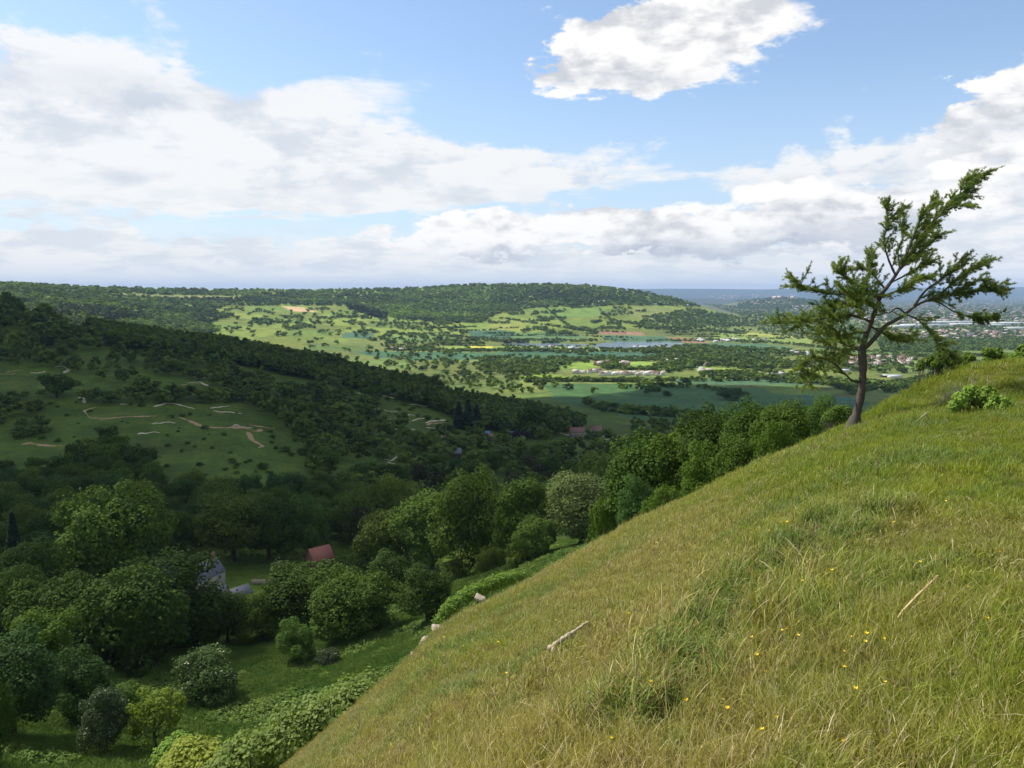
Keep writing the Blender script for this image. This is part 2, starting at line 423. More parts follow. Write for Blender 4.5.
def track_dist(x, y):
    """signed distance to the sheep track (positive uphill) and a fade towards its ends"""
    sh = np.broadcast(x, y).shape; x = np.broadcast_to(x, sh); y = np.broadcast_to(y, sh)
    best = np.full(sh, 1e9); sg = np.zeros(sh); n = len(TRACK) - 1; par = np.zeros(sh)
    for i in range(n):
        a = TRACK[i]; b = TRACK[i + 1]; d = b - a; L = np.hypot(*d)
        t = np.clip(((x - a[0]) * d[0] + (y - a[1]) * d[1]) / L ** 2, 0, 1)
        ex = x - a[0] - t * d[0]; ey = y - a[1] - t * d[1]; dd = np.hypot(ex, ey); m = dd < best
        best = np.where(m, dd, best); sg = np.where(m, np.sign(ex * d[1] - ey * d[0]), sg); par = np.where(m, (i + t) / n, par)
    w = 0.6 + 0.7 * np.clip(fbm(x / 0.5, y / 0.5, 66, 2) + .5, 0, 1)
    return best * sg, np.clip(par / .08, 0, 1) * np.clip((1 - par) / .08, 0, 1) * w
def hillside(x, y):
    r = np.hypot(x, y); th = np.arctan2(x, y)
    m = np.interp(th, _T, _M); c = np.interp(th, _T, _C)
    z = -EYE + m * r - c * r * r
    # grassy mound with shrubs to the right of the larch
    def g(cx, cy, s, s2, h): return h * np.exp(-((x - cx) / s) ** 2 - ((y - cy) / s2) ** 2)
    z = z + g(15.2, 25.5, 2.6, 4.5, 1.05) + g(20.5, 28, 4.0, 5, 1.2)
    # sheep track: a small bench cut across the slope
    if TRACK is not None:
        q, fade = track_dist(x, y)
        z = z - fade * (0.24 * np.exp(-(q / 0.19) ** 2) - 0.09 * np.exp(-((q - 0.32) / 0.22) ** 2) - 0.05 * np.exp(-((q + 0.32) / 0.16) ** 2))
    z = z + fbm(x / 1.7, y / 1.7, 77, 3) * 0.07 * np.clip(r / 4, 0.2, 1) + fbm(x / 9, y / 9, 79, 2) * 0.12 * np.clip((r - 4) / 8, 0, 1) * np.clip((22 - r) / 6, 0.1, 1)
    return z
def height(x, y):
    x = np.asarray(x, float); y = np.asarray(y, float)
    h = hillside(x, y)
    v = np.where(y > 32, valley(x, np.maximum(y, 32)), -999)
    return np.maximum(h, v)
def hit(px, py, y0=45.0, y1=30000.0):
    """first ground point seen along the sight line through a pixel, beyond depth y0"""
    u, t = ray(px, py)
    Y = np.exp(np.linspace(math.log(y0), math.log(y1), 1500))
    h = valley(u * Y, Y)
    k = np.nonzero(h >= t * Y)[0]
    if len(k) == 0: return None
    k = k[0]
    if k == 0: return u * Y[0], Y[0], float(h[0])
    a = (t * Y[k - 1] - h[k - 1]); b = (h[k] - t * Y[k]); f = a / (a + b + 1e-9)
    y = Y[k - 1] + (Y[k] - Y[k - 1]) * f
    return u * y, y, float(valley(np.array([u * y]), np.array([y]))[0])
def hitn(px, py, r0=1.0, r1=60.0):
    """point on the near hillside"""
    u, t = ray(px, py)
    Y = np.linspace(r0, r1, 3000); h = hillside(u * Y, Y)
    k = np.nonzero(h >= t * Y)[0]
    if len(k) == 0:
        k = [int(np.argmax(h / Y - t))]
    y = Y[k[0]]
    return u * y, y, float(h[k[0]])

TRACK = np.array([hitn(*p_)[:2] for p_ in [(640, 742), (676, 700), (706, 664), (730, 632), (757, 602), (778, 574), (800, 552), (826, 532), (856, 516), (885, 504)]])
# ------------------------------------------------------------ field colours (albedo, they belong to the crops)
FIELDS = [
 ([(540, 383), (700, 385), (800, 391), (850, 398), (852, 412), (640, 420), (560, 402)], (.062, .135, .045)),
 ([(750, 383), (800, 386), (836, 392), (832, 396.5), (775, 394)], (.13, .20, .035)),
 ([(640, 377.5), (760, 378.5), (830, 384), (800, 386), (690, 384)], (.075, .15, .075)),
 ([(525, 371), (580, 378), (640, 379), (640, 381.5), (520, 381.5)], (.20, .30, .05)),
 ([(560, 364), (590, 360.5), (605, 366), (590, 369.5), (560, 369)], (.20, .31, .05)),
 ([(620, 361), (655, 362), (660, 369), (615, 368.5)], (.21, .31, .06)),
 ([(695, 366), (740, 366), (748, 373), (698, 374)], (.20, .29, .06)),
 ([(500, 352), (560, 351), (665, 352.5), (675, 358.5), (560, 358), (470, 360)], (.055, .13, .075)),
 ([(350, 351), (470, 353), (550, 354), (545, 359), (420, 360), (380, 358)], (.06, .14, .07)),
 ([(440, 346), (560, 346.6), (640, 350), (560, 351), (440, 350)], (.21, .30, .06)),
 ([(470, 346.2), (492, 346.3), (492, 347.6), (470, 347.6)], (.55, .48, .07)),
 ([(530, 349), (590, 349.2), (650, 350.2), (640, 351.6), (560, 351.4)], (.23, .32, .07)),
 ([(488, 319), (526, 322), (520, 330), (492, 331)], (.23, .27, .06)),
 ([(468, 331), (505, 330), (530, 335), (500, 339), (470, 336)], (.06, .13, .075)),
 ([(515, 333), (560, 332), (590, 337), (560, 341), (510, 339)], (.10, .18, .07)),
 ([(385, 336), (440, 334), (452, 340), (400, 343), (383, 341)], (.14, .23, .06)),
 ([(640, 306), (668, 308), (690, 315), (655, 321), (622, 313)], (.19, .23, .065)),
 ([(542, 308), (604, 306), (606, 316), (560, 318), (540, 314)], (.14, .23, .05)),
 ([(597, 331.2), (640, 331.8), (646, 334), (643, 335.6), (600, 334.6)], (.27, .165, .11)),
 ([(664, 336.8), (700, 338.5), (712, 343.5), (684, 342.5)], (.27, .165, .11)),
 ([(600, 335.5), (664, 336.5), (684, 342.5), (640, 341.5), (606, 340)], (.07, .15, .085)),
 ([(281, 306.5), (303, 307), (317, 312.4), (294, 311.6)], (.50, .36, .20)),
 ([(108, 294.5), (215, 296.4), (246, 297), (240, 299), (170, 298.5), (110, 296.8)], (.25, .26, .12)),
 ([(105, 318), (122, 317), (126, 322), (108, 325)], (.42, .36, .20)),
 ([(345, 332), (375, 333), (373, 339), (340, 338)], (.07, .15, .085)),
 ([(712, 330), (760, 333), (812, 338.5), (812, 344), (770, 342), (715, 339)], (.19, .27, .06)),
 ([(735, 331.4), (790, 336), (812, 339.4), (790, 338.4), (735, 333.4)], (.30, .33, .07)),
 ([(688, 343), (760, 343.5), (795, 348), (795, 353), (720, 351), (688, 348)], (.075, .155, .085)),
 ([(757, 370), (812, 367.5), (830, 371), (820, 375), (760, 376)], (.21, .27, .065)),
 ([(800, 395), (850, 397), (870, 404), (850, 415), (800, 408)], (.06, .13, .075)),
 ([(750, 313.5), (766, 312.5), (768, 316), (752, 316.5)], (.24, .27, .08)),
 ([(772, 311), (785, 311), (783, 315), (771, 315)], (.10, .20, .06)),
 ([(850, 353), (925, 352), (930, 356), (860, 358)], (.13, .19, .06)),
 ([(900, 362), (935, 360), (935, 366), (905, 368)], (.16, .25, .06)),
]
def terrain_colour():
    px, py = proj(GX, GY, GZ)
    C = np.empty(GX.shape + (3,))
    n1 = fbm(GX / 260, GY / 260, 12, 3)[..., None]; n2 = fbm(GX / 30, GY / 30, 14, 4)[..., None]
    near = np.array([.082, .135, .018]); slope = np.array([.135, .208, .040]); vale = np.array([.108, .165, .044]); town = np.array([.085, .12, .06])
    C[:] = near
    yy = GY[..., None]
    w = np.clip((yy - 950) / 300, 0, 1); C = C * (1 - w) + vale * w
    w = np.clip((GZ[..., None] + 158) / 12, 0, 1) * (yy > 1300); C = C * (1 - w) + slope * w
    w = np.clip((yy - 4500) / 1500, 0, 1) * (GX[..., None] / yy > .2); C = C * (1 - w) + town * w
    w = np.clip((yy - 9000) / 4000, 0, 1); C = C * (1 - w) + np.array([.055, .080, .050]) * w
    # irregular small enclosures: cells of different greens
    cx = GX / 190 + 0.35 * fbm(GX / 300, GY / 300, 40, 2); cy = GY / 210 + 0.3 * fbm(GX / 280, GY / 280, 44, 2)
    cell = (np.floor(cx) * 7.13 + np.floor(cy) * 3.77)
    h = (np.sin(cell * 12.9898) * 43758.5453) % 1.0
    far = ((GY > 1200) & (GY < 11000))[..., None]
    C = C * (1 + far * (h[..., None] - .5) * .45) + far * np.array([.035, .012, 0.]) * (np.abs(np.sin(cell * 7.7))[..., None])
    C = C * (1 + .16 * n1 + .20 * n2)
    # yellower, drier patches on the near slopes
    dry = np.clip(fbm(GX / 60, GY / 60, 21, 3)[..., None] * 2.2 - .15, 0, 1) * (yy < 1000)
    C = C * (1 - .35 * dry) + np.array([.10, .105, .035]) * .35 * dry
    for poly, c in FIELDS:
        q = np.asarray(poly)
        msk = (py > q[:, 1].min() - 1) & (py < q[:, 1].max() + 1) & (GY > 760) & (px > -400) & (px < 1300)
        msk &= inpoly(px, py, poly)
        C[msk] = np.array(c) * (1 + .05 * n2[msk])
    return np.clip(C, .01, .8)
def build_terrain():
    C = terrain_colour()
    V = np.stack([GX, GY, GZ], -1).reshape(-1, 3)
    i, j = np.meshgrid(np.arange(NU - 1), np.arange(NL - 1), indexing='ij')
    a = (i * NL + j).ravel()
    Q = np.stack([a, a + NL, a + NL + 1, a + 1], 1)
    m, T = mat('valley_grass')
    at = T.node('ShaderNodeAttribute', attribute_name='crop')
    g = T.node('ShaderNodeNewGeometry')
    n = T.noise(g.outputs['Position'], 0.55, 8, 0.65)
    nc = T.noise(g.outputs['Position'], 0.022, 6, 0.65)
    nb = T.noise(g.outputs['Position'], 0.09, 5, 0.6)
    f = T.add(T.mul(T.m('SUBTRACT', n, 0.5), 1.3), T.mul(T.m('SUBTRACT', nb, 0.5), 1.1), T.mul(T.m('SUBTRACT', nc, 0.5), 1.2), 0.98)
    c = T.node('ShaderNodeVectorMath', operation='SCALE'); T.l.new(at.outputs['Color'], c.inputs[0]); T.l.new(f, c.inputs['Scale'])
    # shade of hue between clumps of sward
    c2 = T.mix(T.sstep(nb, .45, .7), c.outputs[0], T.mix(1.0, c.outputs[0], (1.25, 1.0, .8), 'MULTIPLY'))
    finish(T, bsdf(T, c2, 0.95, n, 0.9, 0.5, 0.1))
    me = mesh_np('valley_ground', V, quads=Q, mats=[m], attrs={'crop': ('FLOAT_COLOR', C.reshape(-1, 3))}, smooth=True)
    o = link('ground', me); tag(o, kind='structure')
    # reservoir
    wm, T = mat('reservoir_water')
    g = T.node('ShaderNodeNewGeometry')
    n = T.noise(T.mapping(g.outputs['Position'], (.08, .3, 1)), 1.0, 4)
    finish(T, bsdf(T, (.10, .15, .19), 0.18, n, 0.25, 0.3, 0.6))
    for lw in LW:
        c = lw.mean(0); P = c + (lw - c) * 1.06
        Vv = np.vstack([[*c, LAKE_Z]] + [[*p, LAKE_Z] for p in P])
        k = len(P)
        w = link('reservoir_water', mesh_np('reservoir_water', Vv, tris=[[0, 1 + (a_ + 1) % k, 1 + a_] for a_ in range(k)], mats=[wm]))
        tag(w, kind='structure')
build_terrain()

# near hillside, full circle round the camera
def build_hillside():
    nr, na = 330, 720
    R = np.exp(np.linspace(math.log(0.25), math.log(330), nr)); A = np.linspace(-math.pi, math.pi, na, endpoint=False)
    r, a = np.meshgrid(R, A, indexing='ij')
    x = r * np.sin(a); y = r * np.cos(a); z = hillside(x, y)
    V = np.stack([x, y, z], -1).reshape(-1, 3)
    V = np.vstack([V, [[0, 0, -EYE]]])
    i, j = np.meshgrid(np.arange(nr - 1), np.arange(na), indexing='ij')
    b = (i * na + j).ravel(); c = (i * na + (j + 1) % na).ravel()
    Q = np.stack([b, c, c + na, b + na], 1)
    k = len(V) - 1
    T3 = [[k, (j_ + 1) % na, j_] for j_ in range(na)]
    m, T = mat('turf_soil')
    g = T.node('ShaderNodeNewGeometry'); p = g.outputs['Position']
    n1 = T.noise(p, 0.9, 5); n2 = T.noise(p, 9.0, 6, .65); n3 = T.noise(T.mapping(p, (1, 1, 1), (5, 2, 1)), 60.0, 4, .7)
    c1 = T.mix(T.sstep(n1, .38, .62), (.085, .11, .022), (.15, .14, .045))
    c1 = T.mix(T.sstep(n2, .5, .68), c1, (.22, .165, .09))
    c1 = T.mix(T.mul(T.sstep(n3, .35, .7), .6), c1, (.045, .06, .015))
    finish(T, bsdf(T, c1, .95, n3, .8, .03, .1))
    o = link('hillside', mesh_np('hillside', V, quads=Q[:, ::-1], tris=T3, mats=[m], smooth=True)); tag(o, kind='structure')
build_hillside()
# ------------------------------------------------------------ foliage
def fol_mat(name, col, trans=0.25, var=0.25, tint=False, nscale=0.6, spec=0.10, blossom=None):
    m, T = mat(name)
    g = T.node('ShaderNodeNewGeometry'); oi = T.node('ShaderNodeObjectInfo')
    n = T.noise(g.outputs['Position'], nscale, 3)
    isl = g.outputs['Random Per Island']
    f = T.add(T.mul(T.m('SUBTRACT', n, .5), var * 1.6), T.mul(T.m('SUBTRACT', isl, .5), var * 1.2), T.mul(T.m('SUBTRACT', oi.outputs['Random'], .5), var * 1.5), 1.0)
    base = (*col, 1)
    if tint:
        at = T.node('ShaderNodeAttribute', attribute_name='tint')
        base = T.mix(1.0, (*col, 1), at.outputs['Color'], 'MULTIPLY')
    else:
        r2 = T.m('FRACT', T.mul(oi.outputs['Random'], 17.3))
        base = T.mix(T.mul(r2, 0.5), (*col, 1), (col[0] * 1.25, col[1] * 1.08, col[2] * .9, 1))
    c = T.node('ShaderNodeVectorMath', operation='SCALE'); T.put(c.inputs[0], base); T.l.new(f, c.inputs['Scale'])
    c = c.outputs[0]
    if blossom:
        k = T.mul(T.sstep(isl, 1 - blossom[0], 1 - blossom[0] + .02), T.sstep(n, .4, .55))
        c = T.mix(k, c, blossom[1])
    p = T.node('ShaderNodeBsdfPrincipled'); T.l.new(c, p.inputs['Base Color']); p.inputs['Roughness'].default_value = .7
    p.inputs['Specular IOR Level'].default_value = spec
    t = T.node('ShaderNodeBsdfTranslucent')
    tc = T.mix(1.0, c, (1.3, 1.25, .5, 1), 'MULTIPLY'); T.l.new(tc, t.inputs[0])
    mx = T.node('ShaderNodeMixShader'); mx.inputs[0].default_value = trans
    T.l.new(p.outputs[0], mx.inputs[1]); T.l.new(t.outputs[0], mx.inputs[2])
    finish(T, mx.outputs[0]); return m
FM = {
 'dark': fol_mat('foliage_dark', (.048, .092, .013)),
 'mid': fol_mat('foliage_mid', (.074, .132, .017)),
 'olive': fol_mat('foliage_olive', (.092, .145, .022)),
 'bright': fol_mat('foliage_bright', (.078, .145, .028), .35),
 'lime': fol_mat('foliage_lime', (.150, .215, .036), .4),
 'yellow': fol_mat('foliage_yellow', (.23, .24, .045), .35),
 'grey': fol_mat('foliage_grey', (.125, .175, .058), .3),
 'blue': fol_mat('foliage_bluish', (.052, .110, .028)),
 'purple': fol_mat('foliage_purple', (.030, .022, .024)),
 'brown': fol_mat('foliage_brown', (.058, .070, .026)),
 'conifer': fol_mat('foliage_conifer', (.020, .043, .020), .1),
 'elder': fol_mat('foliage_elder', (.060, .105, .030), .25, blossom=(.05, (.55, .55, .36, 1))),
 'may': fol_mat('foliage_hawthorn', (.055, .088, .040), .25, blossom=(.05, (.60, .60, .50, 1))),
 'far': fol_mat('foliage_far', (.092, .150, .030), .25, tint=True, nscale=.02),
}
BARK = simple('bark', (.085, .068, .05), .9, .35, 8.0)
BARK_D = simple('bark_dark', (.085, .072, .058), .9, .4, 10.0)

def unit(n, rng):
    d = rng.normal(size=(n, 3)); return d / np.linalg.norm(d, axis=1)[:, None]
def leaf_quads(C, N, S, rng, asp=0.62):
    """irregular leaf-cluster faces at C facing N, half size S"""
    n = len(C); N = N / (np.linalg.norm(N, axis=1)[:, None] + 1e-9)
    a = np.cross(N, unit(n, rng)); a /= np.linalg.norm(a, axis=1)[:, None] + 1e-9; b = np.cross(N, a)
    s = S[:, None]
    j = lambda: rng.uniform(.7, 1.25, (n, 1))
    lift = N * s * rng.uniform(-.35, .35, (n, 1))
    V = np.stack([C - a * s * j(), C - b * s * asp * j() + lift, C + a * s * j(), C + b * s * asp * j() + lift * -.6], 1).reshape(-1, 3)
    return V, np.arange(n * 4).reshape(-1, 4)
def crown(seed, shape='round', nblob=26, nleaf=5000, leaf=.035, depth=.8):
    """crown of a tree of height 1, base at 0; returns V, Q"""
    rng = np.random.default_rng(seed)
    P = dict(round=(.37, .37, .53, .46), wide=(.52, .50, .47, .47), tall=(.25, .26, .52, .48), bush=(.62, .60, .40, .50),
             willow=(.41, .41, .52, .48), open=(.40, .40, .56, .42), dome=(.48, .48, .46, .52))[shape]
    rx, ry, cz, rz = P
    d = unit(nblob, rng); d[:, 2] = np.where(d[:, 2] < -.75, -d[:, 2] * .8, d[:, 2])
    k = rng.uniform(.40, 1.08, (nblob, 1)) if shape != 'open' else rng.uniform(.35, .95, (nblob, 1))
    B = d * k * [rx, ry, rz] + [0, 0, cz]
    B += rng.normal(size=B.shape) * .02
    r = rng.uniform(.22, .52, nblob) * (rx + rz) / 2 * (1.32 - .68 * k[:, 0])
    if shape == 'open': r *= .62
    w = r ** 2; w /= w.sum()
    pick = rng.choice(nblob, nleaf * 2, p=w)
    dd = unit(nleaf * 2, rng); dd[:, 2] += .15
    # small bunches on each blob
    ph = unit(nblob * 8, rng).reshape(nblob, 8, 3)
    bump = np.max(np.einsum('nij,nj->ni', ph[pick], dd), axis=1)
    rad = r[pick] * (depth + (1.08 - depth) * rng.random(nleaf * 2) ** .6) * (.72 + .34 * bump)
    C = B[pick] + dd * rad[:, None] * [1, 1, .88]
    # drop leaves buried deep in other blobs
    D = np.linalg.norm(C[:, None, :] - B[None], axis=2) / r[None]
    D[np.arange(len(C)), pick] = 9
    keep = (D.min(1) > .62) | (rng.random(len(C)) < .12)
    keep &= C[:, 2] > .03
    C = C[keep][:nleaf]; dd = dd[keep][:nleaf]
    sp = rng.random(len(C)) < .07; C[sp] += dd[sp] * rng.uniform(.02, .09, (sp.sum(), 1))
    N = dd + unit(len(C), rng) * .75
    N[:, 2] += .35
    return leaf_quads(C, N, leaf * rng.uniform(.6, 1.35, len(C)), rng)
def conifer_crown(seed, nleaf=3000, leaf=.03):
    rng = np.random.default_rng(seed)
    z = rng.random(nleaf) ** 1.35 * .94 + .06
    lay = .5 + .5 * np.cos(z * 60)
    R = (1 - z) * .22 * (.6 + .4 * lay) + .012
    a = rng.uniform(0, 2 * math.pi, nleaf); k = rng.random(nleaf) ** .45
    C = np.stack([np.cos(a) * R * k, np.sin(a) * R * k, z - k * R * .35], 1)
    N = np.stack([np.cos(a) * .6, np.sin(a) * .6, np.full(nleaf, .8)], 1) + unit(nleaf, rng) * .5
    return leaf_quads(C, N, leaf * rng.uniform(.6, 1.3, nleaf), rng)
def trunk_mesh(seed, shape):
    rng = np.random.default_rng(seed + 900); mb = MB()
    top = .55 if shape not in ('bush', 'dome') else .35
    zz = np.linspace(0, top, 6); P = np.stack([rng.normal(size=6).cumsum() * .006, rng.normal(size=6).cumsum() * .006, zz], 1)
    mb.tube(P, np.linspace(.028, .013, 6) * (1.2 if shape == 'wide' else 1), 8)
    mb.tube([P[0] + [0, 0, -.06], P[0] + [0, 0, .03]], [.046, .029], 8)
    for i in range(7):
        a = i * 2.4 + rng.random(); b = P[2 + i % 3]; L = rng.uniform(.18, .32)
        e = b + np.array([math.cos(a) * L, math.sin(a) * L, L * rng.uniform(.6, 1.3)])
        mid = (b + e) / 2 + [0, 0, -.02]
        mb.tube([b, mid, e], [.012, .008, .003], 5)
    return mb.mesh('trunk', [BARK], smooth=True)
def crown_me(name, VQ): return mesh_np(name, VQ[0], quads=VQ[1], mats=[FM['mid']])
HI = {}
for k_, (sh, nb, nl, lf) in dict(round=('round', 46, 17000, .0155), round2=('round', 34, 17000, .0160), wide=('wide', 60, 22000, .0175), tall=('tall', 40, 12000, .0150),
                                 bush=('bush', 46, 15000, .0210), willow=('willow', 50, 18000, .0135), open=('open', 44, 5200, .0200), dome=('dome', 52, 17000, .0170)).items():
    sd_ = sum(map(ord, k_))
    HI[k_] = (crown_me('crown', crown(sd_, sh, nb, nl, lf)), trunk_mesh(sd_, sh))
HI['conifer'] = (crown_me('crown', conifer_crown(5, 9000, .018)), trunk_mesh(5, 'tall'))
WID = dict(round=.72, round2=.72, wide=1.04, tall=.50, bush=1.2, willow=.80, open=.80, dome=.96, conifer=.42)
MIDC = {k_: [crown_me('crown', crown(100 + 7 * i_ + len(k_), k_ if k_ != 'round2' else 'round', 20, 2200, .038)) for i_ in range(2)] for k_ in ('round', 'wide', 'tall', 'bush', 'dome', 'willow')}
MIDC['conifer'] = [crown_me('crown', conifer_crown(8, 900, .05))]
MIDT = {k_: trunk_mesh(300 + len(k_), k_) for k_ in MIDC}

TREES = []   # (x, y, z, h, width, shape, mat, label, group, name, forced)
def plan(px, top, base=None, Y=None, w=40, shape='round', m='mid', label='', group=None, name='tree', cat='tree', forced=True, near=False):
    if Y is None:
        h = hit(px, base)
        if h is None: return
        x, y, z = h
    else:
        u, _ = ray(px, top if base is None else base); x, y = float(u * Y), float(Y); z = float(height(x, y))
    # sight line through the top
    _, t = ray(px, top)
    H = float(t * y) - z
    TREES.append([x, y, z, H, w * y / F, shape, m, label, group, name, cat, forced])
B_ = 'bush'
near = [
 # px, top, base, Y, w, shape, mat, label, name
 (352, 568, 636, None, 88, 'wide', 'mid', 'broad round tree with lit crown at the meadow edge, above the bright leafy bank', 'broadleaf_tree'),
 (428, 571, 624, None, 58, 'dome', 'dark', 'dense dark dome-shaped tree just left of the limestone edge of the hillside', 'broadleaf_tree'),
 (388, 553, 600, None, 40, 'round', 'dark', 'small dark tree between the broad round tree and the dark dome-shaped tree', 'broadleaf_tree'),
 (295, 623, 662, None, 40, 'dome', 'bright', 'small feathery light green tree alone in the lower meadow', 'small_tree'),
 (206, 650, 700, None, 74, 'bush', 'elder', 'wide elder bush with cream blossom in the lower left meadow', 'elder_bush'),
 (330, 648, 664, None, 26, 'bush', 'may', 'low shrub with pale blossom right of the feathery light green tree', 'shrub'),
 (156, 686, 752, None, 62, 'open', 'lime', 'thin yellow-green sapling with see-through crown at the bottom of the meadow', 'sapling'),
 (108, 690, 752, None, 50, 'dome', 'may', 'rounded hawthorn with pale blossom left of the yellow-green sapling', 'hawthorn'),
 (126, 684, 716, None, 34, 'round', 'bright', 'small light green tree behind the pale hawthorn', 'small_tree'),
 (82, 656, 722, None, 56, 'dome', 'blue', 'mid green tree behind and left of the pale hawthorn', 'broadleaf_tree'),
 (14, 636, 738, None, 78, 'round', 'blue', 'large dark bluish tree cut by the left frame above the meadow', 'broadleaf_tree'),
 (-16, 668, 762, None, 60, 'dome', 'dark', 'dark tree at the very left edge, lowest of the left side', 'broadleaf_tree'),
 (48, 612, 690, None, 60, 'round2', 'mid', 'dark green tree between the frame-cut bluish tree and the big sycamore', 'broadleaf_tree'),
 (124, 566, 668, None, 116, 'wide', 'dark', 'big spreading sycamore in front of the slate-roofed cottage, left of it', 'sycamore'),
 (70, 572, 662, None, 96, 'wide', 'dark', 'big round dark tree left of the spreading sycamore', 'broadleaf_tree'),
 (14, 566, 640, None, 88, 'wide', 'mid', 'round green tree at the left edge, a step above the frame-cut bluish tree', 'broadleaf_tree'),
 (178, 552, 648, None, 74, 'tall', 'dark', 'tall dark tree standing in front of the slate-roofed cottage', 'broadleaf_tree'),
 (146, 600, 660, None, 66, 'dome', 'dark', 'dark bushy tree at the foot of the spreading sycamore', 'broadleaf_tree'),
 (196, 602, 650, None, 56, 'dome', 'dark', 'low dark tree below the white gable of the slate-roofed cottage', 'broadleaf_tree'),
 (228, 592, 644, None, 50, 'round', 'dark', 'dark tree right below the cottage garden', 'broadleaf_tree'),
 (262, 592, 640, None, 56, 'dome', 'mid', 'dark leafy tree between the cottage garden and the meadow', 'broadleaf_tree'),
 (300, 563, 632, None, 70, 'round', 'dark', 'dark round tree between the red-roofed barn and the feathery light green tree', 'broadleaf_tree'),
 (336, 568, 620, None, 50, 'round2', 'dark', 'dark tree just right below the red-roofed barn', 'broadleaf_tree'),
 (110, 485, 592, None, 104, 'wide', 'mid', 'largest dark beech above the cottage with a leafy rounded top', 'beech'),
 (146, 487, 580, None, 54, 'dome', 'olive', 'lighter olive crown touching the right side of the large beech', 'broadleaf_tree'),
 (234, 494, 562, None, 64, 'round', 'olive', 'olive round tree behind the cottage garden lawn', 'broadleaf_tree'),
 (268, 500, 560, None, 50, 'round2', 'dark', 'dark tree right of the olive round tree behind the garden', 'broadleaf_tree'),
 (308, 500, 556, None, 44, 'dome', 'bright', 'fresh green tree above the red-roofed barn', 'broadleaf_tree'),
 (18, 512, 600, None, 40, 'conifer', 'conifer', 'dark pointed conifer near the left edge', 'conifer'),
 (36, 540, 610, None, 54, 'round', 'dark', 'dark tree right of the pointed conifer on the left', 'broadleaf_tree'),
 (478, 470, 572, None, 92, 'wide', 'mid', 'largest round tree of the dark mass below the middle, behind the meadow strip', 'broadleaf_tree'),
 (432, 492, 570, None, 64, 'round', 'mid', 'round tree left of the largest middle tree', 'broadleaf_tree'),
 (528, 480, 560, None, 62, 'round2', 'mid', 'domed tree between the largest middle tree and the pale willow', 'broadleaf_tree'),
 (384, 510, 570, None, 60, 'wide', 'olive', 'light olive tree with a broken crown above the broad round tree', 'broadleaf_tree'),
 (400, 480, 545, None, 56, 'dome', 'lime', 'yellow-green crown in the mass left of the largest middle tree', 'broadleaf_tree'),
 (366, 484, 545, None, 56, 'wide', 'olive', 'yellowish olive tree with a brown shrub in front', 'broadleaf_tree'),
 (362, 505, 550, None, 24, 'tall', 'brown', 'narrow reddish brown tree among olive trees', 'small_tree'),
 (580, 476, 546, None, 74, 'willow', 'grey', 'pale silvery willow just above the sunlit slope', 'willow'),
 (596, 452, 505, None, 48, 'dome', 'lime', 'yellow-green domed tree above the pale silvery willow', 'broadleaf_tree'),
 (588, 508, 544, None, 36, 'dome', 'bright', 'small bright round tree in front of the pale silvery willow', 'small_tree'),
 (536, 517, 560, None, 38, 'round', 'bright', 'small bright upright tree at the edge of the meadow strip', 'small_tree'),
 (520, 540, 566, None, 34, 'bush', 'olive', 'olive shrub at the foot of the small bright upright tree', 'shrub'),
 (494, 545, 572, None, 40, 'bush', 'olive', 'ragged shrub below the largest middle tree', 'shrub'),
 (462, 556, 578, None, 40, 'bush', 'olive', 'low olive shrub at the left end of the meadow strip', 'shrub'),
 (616, 500, 534, None, 34, 'dome', 'blue', 'small dark round shrub right of the pale silvery willow', 'shrub'),
]
for px_, tp, bs, Y_, w_, sh_, m_, lb, nm in near:
    plan(px_, tp, bs, Y_, w_, sh_, m_, lb, None, nm, cat='shrub' if nm in ('shrub', 'elder_bush', 'sapling') else 'tree')
# band of trees just over the brow of the sunlit slope
for px_, tp, Y_, w_, sh_, m_, lb in [
 (652, 432, 78, 92, 'wide', 'dark', 'tree at the low left end of the leafy band over the sunlit brow'),
 (690, 420, 76, 80, 'wide', 'mid', 'second tree from the left in the leafy band over the brow'),
 (722, 405, 72, 84, 'wide', 'dark', 'tall broad tree in the middle of the leafy band over the brow'),
 (757, 398, 66, 72, 'wide', 'dark', 'dense dark tree right of the middle in the leafy band over the brow'),
 (788, 398, 62, 66, 'wide', 'mid', 'last big tree of the leafy band, left of the wind-bent larch'),
 (820, 400, 60, 44, 'dome', 'bright', 'fresh green small tree left of the larch trunk'),
 (842, 403, 57, 34, 'bush', 'bright', 'bright bush directly left of the larch trunk'),
 (640, 480, 66, 44, 'dome', 'blue', 'small bluish round tree at the left foot of the leafy band'),
 (668, 484, 60, 44, 'bush', 'mid', 'leafy shrub on the brow in front of the leafy band, left end'),
 (610, 494, 78, 40, 'bush', 'mid', 'green shrub below the bluish round tree on the brow'),
 (706, 448, 52, 50, 'dome', 'mid', 'lower tree inside the leafy band with trunks showing at the brow'),
 (742, 434, 50, 52, 'round', 'mid', 'lower tree with dark trunk on the brow, under the dense dark tree'),
 (776, 424, 48, 44, 'dome', 'mid', 'lower leafy tree on the brow, nearest to the larch but one')]:
    plan(px_, tp, None, Y_, w_, sh_, m_, lb, None, 'broadleaf_tree')
